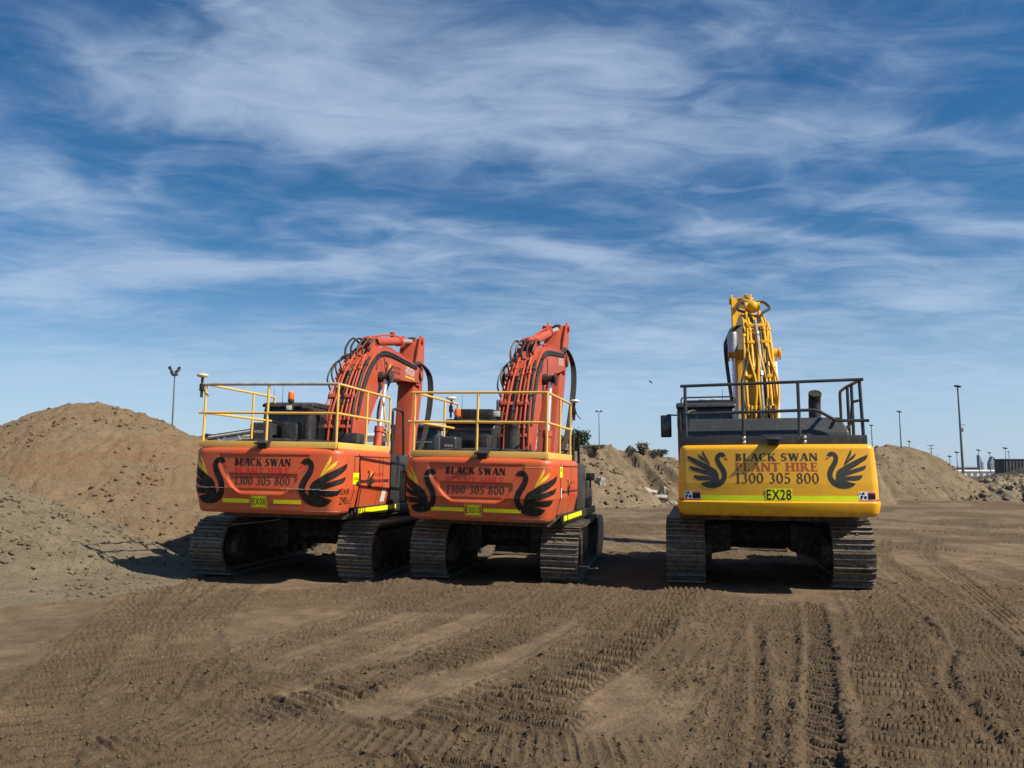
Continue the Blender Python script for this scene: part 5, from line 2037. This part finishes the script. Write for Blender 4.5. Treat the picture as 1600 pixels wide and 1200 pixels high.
# --- third machine (right)
k3 = 1.085
bw3, aw3 = .225, .20
hoses3 = []
for i in range(4):          # bundle of thin hoses down the left flank
    hoses3.append(dict(pts=[('b', 1.55, 2.45, -bw3 - .02), ('b', 1.45 + .04 * i, 2.36 - .05 * i, -bw3 - .26 - .02 * i), ('b', .85, 1.9, -bw3 - .34 - .018 * i), ('b', .45 + .05 * i, 1.30 - .1 * i, -bw3 - .30), ('b', .5, .95, -bw3 - .26)], r=.012))
for sx in (-1, 1):          # pair of hoses to the arm cylinder
    hoses3.append(dict(pts=[('b', 1.25, 2.46, .05 * sx + .04), ('b', 1.55, 2.66, .14 * sx + .05), ('b', 2.1, 2.78, (.38 if sx > 0 else -.26)), ('b', 2.6, 2.94, (.30 if sx > 0 else -.2)), ('b', 3.0, 2.96, .10 * sx + .02)], r=.032))
for (x, w) in ((-.24, -.12), (-.16, .07), (-.02, -.03), (.05, .05), (.13, -.05), (.22, .08)):
    hoses3.append(dict(pts=[('b', -.25, .35, x * .8), ('b', -.20, .85, x + w * .3), ('b', .0, 1.35, x + w), ('b', .40, 1.88, x - w * .4), ('b', .95, 2.36, x)], r=.022, mat='rubber' if w < -.04 else 'arm'))
for x in (-.08, .09, .17):
    hoses3.append(dict(pts=[('w', x, -.9, 2.35), ('w', x - .05, -.5, 2.48), ('b', -.36, .55, x + .05), ('b', -.22, 1.0, x)], r=.022))
for x, xx in ((-.26, -.05), (-.20, .02), (.22, .05)):
    hoses3.append(dict(pts=[('w', xx - .25, -.7, 2.40), ('w', xx - .15, -.45, 2.52), ('b', -.30, .45, x), ('b', -.16, 1.0, x)], r=.020, mat='arm'))
A3 = dict(label='yellow excavator parked at the right end of the row with dark grey guard rails', loc=(4.57, 14.30, 0.0), yaw=13.5, roll=0.0,
          R=3.30, W=1.445, zt=2.165, zb=1.13, rc=.17, rt=.075, style='plain', cwl=.75, side_end=2.30, paint='yellow', paint2='yellow', tank='yellow',
          gauge=2.46, tx=-.09, shoe=.60, tlen=4.95, th=1.03, tyaw=0.0, fz=1.93, pitch=.205,
          cab=dict(w=1.0, l=1.8, y0=-.85, top=3.0, paint='charcoal', roof='charcoal', sill=2.55, box=None),
          arm=dict(k=k3, phi=8.2, x=.10, lug=.10, bw=2 * bw3, aw=2 * aw3, arm_tilt=14.0, paint='yellow_arm', bucket=dict(w=1.4, h=1.2, d=1.25), barrel=.36, cylgap=.17, barrel_paint='yellow_arm', cyl_top=(1.55, 1.88),
                   pipes=[(-.24, -.30, -.22, .05, .026, 2, 16, 'arm'), (-.14, -.10, -.12, .06, .024, 1, 18, 'arm'), (.00, .02, .0, .09, .030, 1, 17, 'silver'), (.08, .08, .07, .06, .026, 1, 18, 'rubber'), (.17, .16, .14, .07, .026, 2, 18, 'arm'), (.25, .26, .24, .05, .026, 3, 17, 'arm')],
                   clamps=[(5, .07, -.22, -.04), (5, .07, .02, .2), (9, .07, -.24, -.06), (9, .07, .05, .25), (13, .07, -.2, -.06), (13, .07, .06, .24), (16, .07, -.16, .2)], hoses=hoses3, clamp_rot=1.1),
          x_cw=dict(lines=[('BLACK SWAN', .238, .108, 1.14, 'decal_grey', .20), ('PLANT HIRE', .385, .122, 1.15, 'decal_rose', .19), ('1300 305 800', .560, .148, 1.16, 'decal_brown', .14)],
                    swan=(.97, .355, .00054), swan_mat='decal_grey', feather_mat='decal_grey', beak_mat='decal_rose',
                    tape=[(-1.07, 1.10, .735, .808)], tape_mat='hivis_green', plate=(.02, .722, .365, .175), plate_mat='hivis', plate_text=('EX28', .335, .150, .012),
                    labels=[(-1.20, .735), (1.225, .735)], stripes=[(-1.75, -1.075, .785, .815, 'decal_red'), (1.105, 1.75, .785, .815, 'decal_red')], cam=-.02),
          x_side=dict(seams=[(.0, .02, .10, .92), (.80, .815, .1, .9)], marks=[], emblem=None, side_text=None))
z_ = A3['zt']
yr = -3.30 + .30
tp, md = z_ + .94, z_ + .505
A3['rails'] = [dict(tubes=[[(-1.33, yr, tp - .035), (1.27, yr, tp)], [(-1.26, yr, md - .03), (.46, yr, md), (.62, yr, md), (.88, yr, md - .16), (1.32, yr, md - .165)],
                           [(-1.26, yr, z_ + .1), (-1.26, yr, tp - .04)], [(-.42, yr, z_ + .12), (-.42, yr, tp - .03)], [(.37, yr, z_ + .12), (.37, yr, tp - .02)],
                           [(1.22, yr + .02, tp), (1.24, yr + .02, z_ + .1)], [(1.25, yr, tp), (1.22, yr + 1.05, tp), (1.22, yr + 1.6, tp - .02), (1.22, yr + 1.6, z_ + .1)],
                           [(1.22, yr + .62, tp - .01), (1.22, yr + .62, z_ + .1)], [(1.22, yr + .95, tp - .01), (1.22, yr + .95, z_ + .1)]], mat='charcoal', r=.024),
               dict(tubes=[[(1.22, yr + .1, tp - .30), (1.16, yr + .30, tp - .30), (1.14, yr + .35, tp - .62), (1.14, yr + .85, tp - .68)]], mat='charcoal', r=.020)]
A3['decks'] = [('toe_board', [((-.02, yr + .0, z_ + .065), (2.60, .05, .135))], 'charcoal')]
A3['extras'] = [('bar', -.86, -.30, 3.03), ('box', 'roof_guard', (-.9, .10, 3.05), (.86, 1.2, .05), 'black'),
                ('hoop', [(-1.36, -.78, 2.98), (-1.36, -.78, 3.10), (-.42, -.78, 3.10), (-.42, -.78, 2.98)], .014, 'black'),
                ('whip', -.62, -.3, 3.0, 3.30), ('stack', .86, -1.10, z_ + .3, 3.08, .10, .10),
                ('mirror', -1.66, -.20, 2.62, [(-1.42, -.2, 2.82), (-1.66, -.2, 2.84), (-1.66, -.2, 2.70)], .20, .42),
                ('hoop', [(-1.26, -2.6, z_ + .12), (-1.26, -2.4, z_ + .55), (-1.1, -2.2, z_ + .6), (-1.1, -2.0, z_ + .1)], .018, 'charcoal'),
                ('bolts', [(-.42, yr - .03, z_ + .04), (-.42, yr - .03, z_ + .105), (.43, yr - .03, z_ + .04), (.43, yr - .03, z_ + .105)], 'silver'),
                ('can', -.36, .72, 4.12, 4.52, .095, 'silver'), ('hoop', [(-1.4, -.5, 2.85), (-1.45, -.5, 2.85)], .02, 'black')]
build_excavator(A3)

# ------------------------------------------------------------------ things around the yard
def lamp_post(x, y, h, r, head, label, base=0.0, lean=0.0):
    t = thing('lamp_post', label, 'lamp post', (x, y, base), (0, rad(lean), 0), 'lamp posts around the yard')
    m = MB()
    m.tube([(0, 0, -.3), (0, 0, h * .45), (0, 0, h)], [r, r * .8, r * .5], 10)
    m.cyl((0, 0, -.3), (0, 0, .25), r * 1.5)
    m.build('pole', M['pole'], t)
    if head == 'cluster':
        for (dx, dz, a) in ((-.55, .85, -35), (-.30, .35, -20), (.30, .35, 20), (.62, .80, 35)):
            m = MB()
            R = Euler((rad(-25), rad(a), 0)).to_matrix()
            dx, dz = dx * .62, dz * .62
            m.box((dx, -.1, h + dz), (.27, .15, .31), R, bev=.05)
            b = m.build('floodlight', M['silver'], t)
            m = MB()
            m.box(Vector((dx, -.1, h + dz)) + R @ Vector((0, -.08, 0)), (.22, .02, .26), R, bev=.03)
            m.build('light_lens', M['mirror'], b)
        m = MB()
        m.tube([(0, 0, h - .1), (-.20, 0, h + .22), (-.34, 0, h + .52)], .04, 6)
        m.tube([(0, 0, h - .1), (.20, 0, h + .22), (.38, 0, h + .5)], .04, 6)
        m.box((0, 0, h), (.45, .25, .16), bev=.04)
        m.build('bracket', M['pole'], t)
        m = MB()
        m.tube([(.18, 0, -.3), (.18, 0, h * .22)], .05, 6)
        m.box((.1, 0, h * .22), (.2, .1, .05))
        m.build('cable_duct', M['pole'], t)
    elif head == 'twin':
        m = MB()
        m.tube([(-.4, 0, h - .05), (.4, 0, h - .05)], .05, 6)
        m.build('cross_arm', M['pole'], t)
        for dx in (-.45, .45):
            m = MB()
            m.box((dx, 0, h), (.42, .4, .30), (0, rad(12 if dx > 0 else -12), 0), bev=.08)
            m.build('lamp_head', M['black'], t)
    elif head == 'cross':
        m = MB()
        m.box((0, 0, h - .2), (2.2, .15, .18))
        m.box((0, 0, h - 1.2), (1.6, .12, .14))
        m.build('cross_arm', M['pole'], t)
        for dx in (-1.0, -.5, .5, 1.0):
            m = MB()
            m.lathe((dx, 0, h - .1), [(.05, 0), (.09, .08), (.05, .16), (.08, .24), (.03, .3)], 8)
            m.build('insulator', M['silver'], t)
    else:
        m = MB()
        s = head
        m.lathe((0, 0, h), [(.15 * s, -.25 * s), (.70 * s, -.15 * s), (.85 * s, .05 * s), (.55 * s, .25 * s), (.1 * s, .3 * s)], 12, (.18, -.1, 1))
        m.build('lamp_head', M['black'], t)
        if r > .18:
            m = MB()
            m.box((.45, 0, h * .60), (.7, .12, .08))
            m.box((.25, 0, h * .55), (.3, .2, .6), bev=.04)
            m.build('bracket', M['pole'], t)
    return t


lamp_post(-26.55, 60.0, 9.3, .09, 'cluster', 'floodlight mast with a cluster of four lamps rising behind the tall brown heap')
lamp_post(17.0, 150.0, 13.4, .12, 'twin', 'thin mast with two lamps side by side over the earth bank', 0)
lamp_post(64.2, 110.0, 13.9, .19, .62, 'tallest lamp post, thick grey pole standing clear at the far right')
lamp_post(75.8, 150.0, 13.3, .16, .6, 'slender lamp post rising straight out of the top of the tan heap')
lamp_post(88.9, 190.0, 13.0, .17, .6, 'short looking lamp post close beside the right shoulder of the yellow counterweight')
lamp_post(130, 252.0, 11.4, .2, .75, 'faint thin mast without bracket behind the tan heap, left of the cross-armed pole')
lamp_post(136.0, 250.0, 10.2, .22, 'cross', 'power pole with cross arms behind the right slope of the tan heap')
lamp_post(144.2, 250.0, 7.8, .15, .9, 'small lamp post just left of the tallest post, beyond the tan heap')
lamp_post(138.6, 262.0, 7.8, .15, .55, 'tiny single lamp on a thin mast above the sloping shoulder of the tan heap')
lamp_post(139.0, 245.0, 6.4, .15, .8, 'squat post with a wide dark head beside the foot of the tan heap')
lamp_post(151.3, 250.0, 8.5, .14, .8, 'small lamp post peeping over the narrow grey tower')
lamp_post(153.6, 248.0, 7.6, .14, .7, 'small lamp post left of the gabled grey silo')
lamp_post(192.0, 300.0, 10.6, .16, 1.1, 'lamp post with a broad flat head above the long dark container')
lamp_post(194.6, 302.0, 9.2, .16, .6, 'stubby mast right of the broad-headed lamp above the container')
lamp_post(28.2, 150.0, 5.6, .14, .2, 'short bare mast over the middle of the earth bank')


def shed(label, x0, x1, y, d, z1, mat, roof='shed_grey', rise=.6, cat='shed', bays=6, base=-.3):
    t = thing('shed', label, cat, ((x0 + x1) / 2, y + d / 2, 0))
    w = (x1 - x0) / 2
    m = MB()
    m.prism([(-d / 2, base), (d / 2, base), (d / 2, z1), (0, z1 + rise), (-d / 2, z1)], -w, w, 'YZ')
    m.build('wall', M[mat], t)
    m = MB()
    for s in (-1, 1):
        m.prism([(s * (d / 2 + .3), z1 - .05), (0, z1 + rise + .06), (0, z1 + rise + .20), (s * (d / 2 + .3), z1 + .12)], -w - .3, w + .3, 'YZ')
    m.build('roof', M[roof], t)
    for k in range(bays):
        m = MB()
        xx = -w + 2 * w * (k + .5) / bays
        m.box((xx, -d / 2 - .03, z1 * .35), (2 * w / bays * .5, .06, z1 * .6))
        m.build('roller_door', M['shed_grey'], t)
    return t


shed('long white shed far behind the left excavator', -36, -12.5, 90, 18, 5.9, 'shed_white', 'shed_white', .5)
shed('long pale low shed on the horizon over the earth bank', 26, 36, 200, 14, 4.4, 'shed_white', 'shed_grey', .35)
shed('grey two-level shed on the horizon right of the tallest lamp post', 174.5, 186, 306, 14, 3.1, 'far_haze', 'far_haze', .5)
shed('low white shed along the horizon left of the long dark container', 152, 178, 270, 14, 1.7, 'shed_white', 'shed_white', .3, bays=12)

# long dark container stack at the right edge
t = thing('container', 'long dark container wall standing behind the dark grey heap at the right edge', 'container', (99.0, 130, 0))
m = MB()
m.box((0, 0, 1.7), (34, 2.6, 3.9), bev=.05)
for k in range(60):
    m.box((-16.6 + k * .56, -1.33, 1.7), (.22, .10, 3.5))
m.build('body', M['container'], t)
m = MB()
m.box((0, 0, 3.72), (34.2, 2.8, .16))
m.build('roof', M['container'], t)

# silo and tower on the horizon
t = thing('tower', 'narrow grey tower with a slanted top on the horizon at the far right', 'tower', (181.8, 300, 0))
m = MB()
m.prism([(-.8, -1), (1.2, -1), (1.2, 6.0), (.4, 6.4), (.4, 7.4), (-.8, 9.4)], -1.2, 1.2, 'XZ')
m.build('body', M['far_haze'], t)
m = MB()
m.box((.2, -1.25, 3.2), (.2, .1, 6))
m.build('pipe', M['pole'], t)
t.scale = (.75, .75, .85)
t = thing('silo', 'gabled grey silo building on the horizon above the container end', 'silo', (187.8, 302, 0))
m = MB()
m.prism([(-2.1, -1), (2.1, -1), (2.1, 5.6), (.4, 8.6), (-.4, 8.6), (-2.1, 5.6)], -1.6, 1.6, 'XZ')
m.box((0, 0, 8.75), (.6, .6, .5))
m.build('body', M['far_haze'], t)
m = MB()
for dx in (-1.2, 0, 1.2):
    m.box((dx, -1.65, 2.6), (.1, .08, 6))
m.build('rib', M['pole'], t)
t.scale = (.65, .65, .85)

# screening plant with its inclined belt behind the left machine
t = thing('screening_plant', 'grey inclined conveyor with a cream hopper half hidden behind the left excavator', 'screening plant', (-19.5, 48, 0))
m = MB()
a, b = Vector((-1.2, 0, 3.55)), Vector((6.2, 0, 4.65))
for dy in (-.5, .5):
    m.tube([a + Vector((0, dy, 0)), b + Vector((0, dy, 0))], .10, 6)
    m.tube([a + Vector((0, dy, -.45)), b + Vector((0, dy, -.45))], .06, 6)
for k in range(13):
    p = a + (b - a) * (k / 12)
    m.tube([p + Vector((0, -.5, 0)), p + Vector((.3 * (-1) ** k, -.5, -.45))], .035, 6)
m.build('truss', M['conveyor_grey'], t)
m = MB()
R = Euler((0, -math.atan2((b - a).z, (b - a).x), 0)).to_matrix()
m.box((a + b) / 2 + Vector((0, 0, .13)), ((b - a).length, .85, .07), R)
m.build('belt', M['rubber'], t)
for k in (0, 3, 8, 11):
    p = a + (b - a) * (k / 12)
    m = MB()
    m.cyl(p + Vector((0, -.62, .12)), p + Vector((0, .62, .12)), .14, seg=12)
    m.build('roller', M['black'], t)
m = MB()
m.prism([(-.9, 3.30), (.25, 3.30), (.25, 2.4), (-.1, 2.1), (-.6, 2.1), (-.9, 2.5)], -.9, .2, 'XZ', .03)
m.build('hopper', M['plant_yellow'], t)
m = MB()
m.box((2.6, .2, 3.2), (4.2, 1.2, .9), bev=.05)
m.build('body', M['shed_white'], t)
for dx in (-.6, 1.5, 4.5):
    m = MB()
    m.box((dx, .2, 1.3), (.2, .9, 2.9))
    m.build('leg', M['conveyor_grey'], t)

# dark wheel loader standing nose-on between the two orange machines
t = thing('wheel_loader', 'dark grey wheel loader seen through the gap between the two orange excavators', 'wheel loader', (-3.15, 25.2, 0))
m = MB()
m.prism([(-.75, 1.3), (.75, 1.3), (.80, 2.1), (.72, 3.18), (-.72, 3.18), (-.80, 2.1)], -.1, 1.35, 'XZ', .06)
c = m.build('cab', M['charcoal'], t)
m = MB()
m.box((0, .6, 3.22), (1.72, 1.75, .13), bev=.05)
m.build('cab_roof', M['black'], c)
m = MB()
m.box((0, -.11, 2.55), (1.24, .02, 1.0), bev=.01)
m.build('windscreen', M['glass'], c)
m = MB()
m.box((.30, -.13, 2.72), (.5, .02, .03))
m.box((0, -.13, 1.85), (1.3, .03, .05))
m.build('wiper', M['silver'], c)
m = MB()
m.box((0, 2.2, 1.75), (1.5, 1.9, 1.0), bev=.12)
m.build('engine_hood', M['charcoal'], t)
m = MB()
m.box((0, -.8, 1.15), (1.2, 1.6, .9), bev=.1)
m.box((0, -1.7, 1.5), (.5, 1.0, .8), bev=.05)
m.build('front_frame', M['frame'], t)
for sx in (-1, 1):
    for sy in (-1.0, 2.0):
        m = MB()
        m.lathe((sx * .75, sy, .72), [(.36, 0), (.66, .02), (.74, .12), (.74, .40), (.66, .50), (.36, .52)], 28, (sx, 0, 0))
        w = m.build('wheel', M['rubber'], t)
        m = MB()
        m.lathe((sx * .95, sy, .72), [(.36, 0), (.34, .24), (.12, .28), (.10, .34)], 20, (sx, 0, 0))
        m.build('rim', M['charcoal'], w)
    m = MB()
    m.tube(round_path([(sx * .78, -.1, 2.9), (sx * 1.06, -.2, 2.9), (sx * 1.06, -.2, 2.75)], .05), .022, 6)
    q = m.build('mirror_arm', M['black'], t)
    m = MB()
    m.box((sx * 1.06, -.2, 2.5), (.20, .08, .46), bev=.03)
    m.build('mirror_housing', M['black'], q)
m = MB()
m.lathe((.1, .6, 3.28), [(.09, 0), (.09, .06), (.06, .15), (.0, .17)], 12)
m.build('beacon', M['silver'], t)
m = MB()
for sx in (-1, 1):
    m.box((sx * .55, -1.65, 1.0), (.14, 1.4, .3), (rad(-10), 0, 0), bev=.03)
m.box((0, -2.6, .5), (2.5, .6, .9), bev=.12)
m.build('bucket', M['bucket'], t)


# ------------------------------------------------------------------ bushes
def bush(label, x, y, z, w, h, mat, seed, n=1500, ls=.14, cat='bush'):
    t = thing('bush', label, cat, (x, y, z), group='bushes on the earth bank')
    rng = np.random.default_rng(seed)
    st = MB()
    tips = []
    for k in range(9):
        a, q = rng.random() * 2 * PI, .3 + .7 * rng.random()
        tip = Vector((math.cos(a) * w * .36 * q, math.sin(a) * w * .36 * q, h * (.45 + .45 * rng.random())))
        st.tube(smooth_path([(0, 0, -.2), tip * .5 + Vector((.05, 0, .1)), tip], 3), [.06 * (1 - i / 8) + .012 for i in range(7)], 6)
        tips.append(tip)
    st.build('trunk', M['bark'], t)
    cl = np.array([list(p) for p in tips for _ in range(3)]) + rng.normal(0, .13, (27, 3)) * np.array([w, w, h])
    cl[:, 2] = np.clip(cl[:, 2], .1 * h, h * .9)
    c = cl[rng.integers(0, len(cl), n)] + rng.normal(0, 1, (n, 3)) * np.array([w, w, h * .8]) * .105
    c[:, 2] = np.maximum(c[:, 2], .02)
    d1 = rng.normal(0, 1, (n, 3))
    d1 /= np.linalg.norm(d1, axis=1)[:, None]
    d2 = np.cross(d1, rng.normal(0, 1, (n, 3)))
    d2 /= np.linalg.norm(d2, axis=1)[:, None]
    L = ls * (.6 + .8 * rng.random((n, 1)))
    V = np.stack([c - d1 * L * .5, c + d2 * L * .28, c + d1 * L * .5, c - d2 * L * .28], 1).reshape(-1, 3)
    F = np.arange(4 * n).reshape(n, 4)
    mesh_np('crown', V, F, M[mat], t, smooth=False)
    return t


bush('dark green bush on the bank right beside the middle excavator', 3.40, 41.0, 2.75, 1.25, 1.15, 'leaf', 1, 2200, .13)
bush('rounded grey-green bush on the ridge of the bank left of the yellow excavator', 8.0, 46.6, 2.70, .75, .75, 'leaf_grey', 2, 1300, .10)
bush('low spreading bush on the ridge between the rounded bush and the yellow excavator', 8.85, 46.4, 2.65, 1.1, .40, 'leaf_grey', 3, 1100, .10)
bush('flat scrub on the ridge of the bank under the twin-lamp mast', 4.9, 45.8, 3.0, 1.2, .30, 'leaf_grey', 4, 900, .12)
bush('bit of dark scrub behind the middle excavator, left end of the bank', 2.2, 42.0, 2.7, 1.5, 1.2, 'leaf', 5, 1500, .13)


def slab(label, p, size, rot, seed, mat='concrete', name='concrete_slab', cat='rubble'):
    rng = random.Random(seed)
    bm = bmesh.new()
    bmesh.ops.create_cube(bm, size=1)
    bmesh.ops.subdivide_edges(bm, edges=bm.edges[:], cuts=3, use_grid_fill=True)
    for v in bm.verts:
        v.co = Vector((v.co.x * size[0], v.co.y * size[1], v.co.z * size[2])) + Vector([rng.uniform(-1, 1) * .10 * min(size) for _ in range(3)])
        v.co.x *= 1 + .25 * v.co.y / size[1] * rng.uniform(.3, 1)
    me = bpy.data.meshes.new(name)
    bm.to_mesh(me)
    bm.free()
    me.materials.append(M[mat])
    o = bpy.data.objects.new(name, me)
    COL.objects.link(o)
    o.location = p
    o.rotation_euler = rot
    return tag(o, label, cat, 'pale rubble in the earth bank')


def on_bank(x, y):
    return float(bank(np.array([float(x)]), np.array([float(y)]))[0])


for lab, x, y, s, r, sd in (('upright pale concrete block high on the bank nearest the yellow excavator', 8.45, 43.2, (.42, .3, .60), (.3, .5, .2), 1),
                            ('broad pale concrete slab half way up the bank', 7.35, 42.2, (.95, .4, .62), (.5, .2, .3), 2),
                            ('pale concrete slab just right of the broadest one on the bank', 8.0, 42.0, (.6, .35, .5), (.4, .1, -.2), 3),
                            ('long thin pale slab lying down the slope beside the yellow excavator', 8.75, 41.6, (1.15, .3, .25), (.2, .45, .2), 4),
                            ('small squarish stone low on the bank, below the twin-lamp mast', 4.4, 38.2, (.36, .3, .42), (.2, .1, .6), 5)):
    slab(lab, (x, y, on_bank(x, y) + s[2] * .22), s, r, sd)
slab('single dark brown stone on the ground between the brown heap and the left tracks', (-7.0, 15.8, .10), (.27, .22, .22), (.2, .1, .5), 9, 'rust', 'stone', 'stone')

# bird over the gap between the machines
bd = MB()
bd.lathe((0, -.16, 0), [(.0, 0), (.025, .03), (.045, .12), (.03, .22), (.006, .33)], 10, (0, 1, .1))
for sx in (-1, 1):
    bd.prism([(sx * .02, -.06), (sx * .02, .06), (sx * .12, .03), (sx * .20, -.08), (sx * .11, -.06)], .0, .008, 'XY')
o = bd.build('bird', M['black'])
o.location = (7.25, 40.0, 6.42)
o.rotation_euler = (rad(20), rad(30), rad(35))
tag(o, 'tiny dark bird flying in the open sky between the middle and the yellow excavator', 'bird')
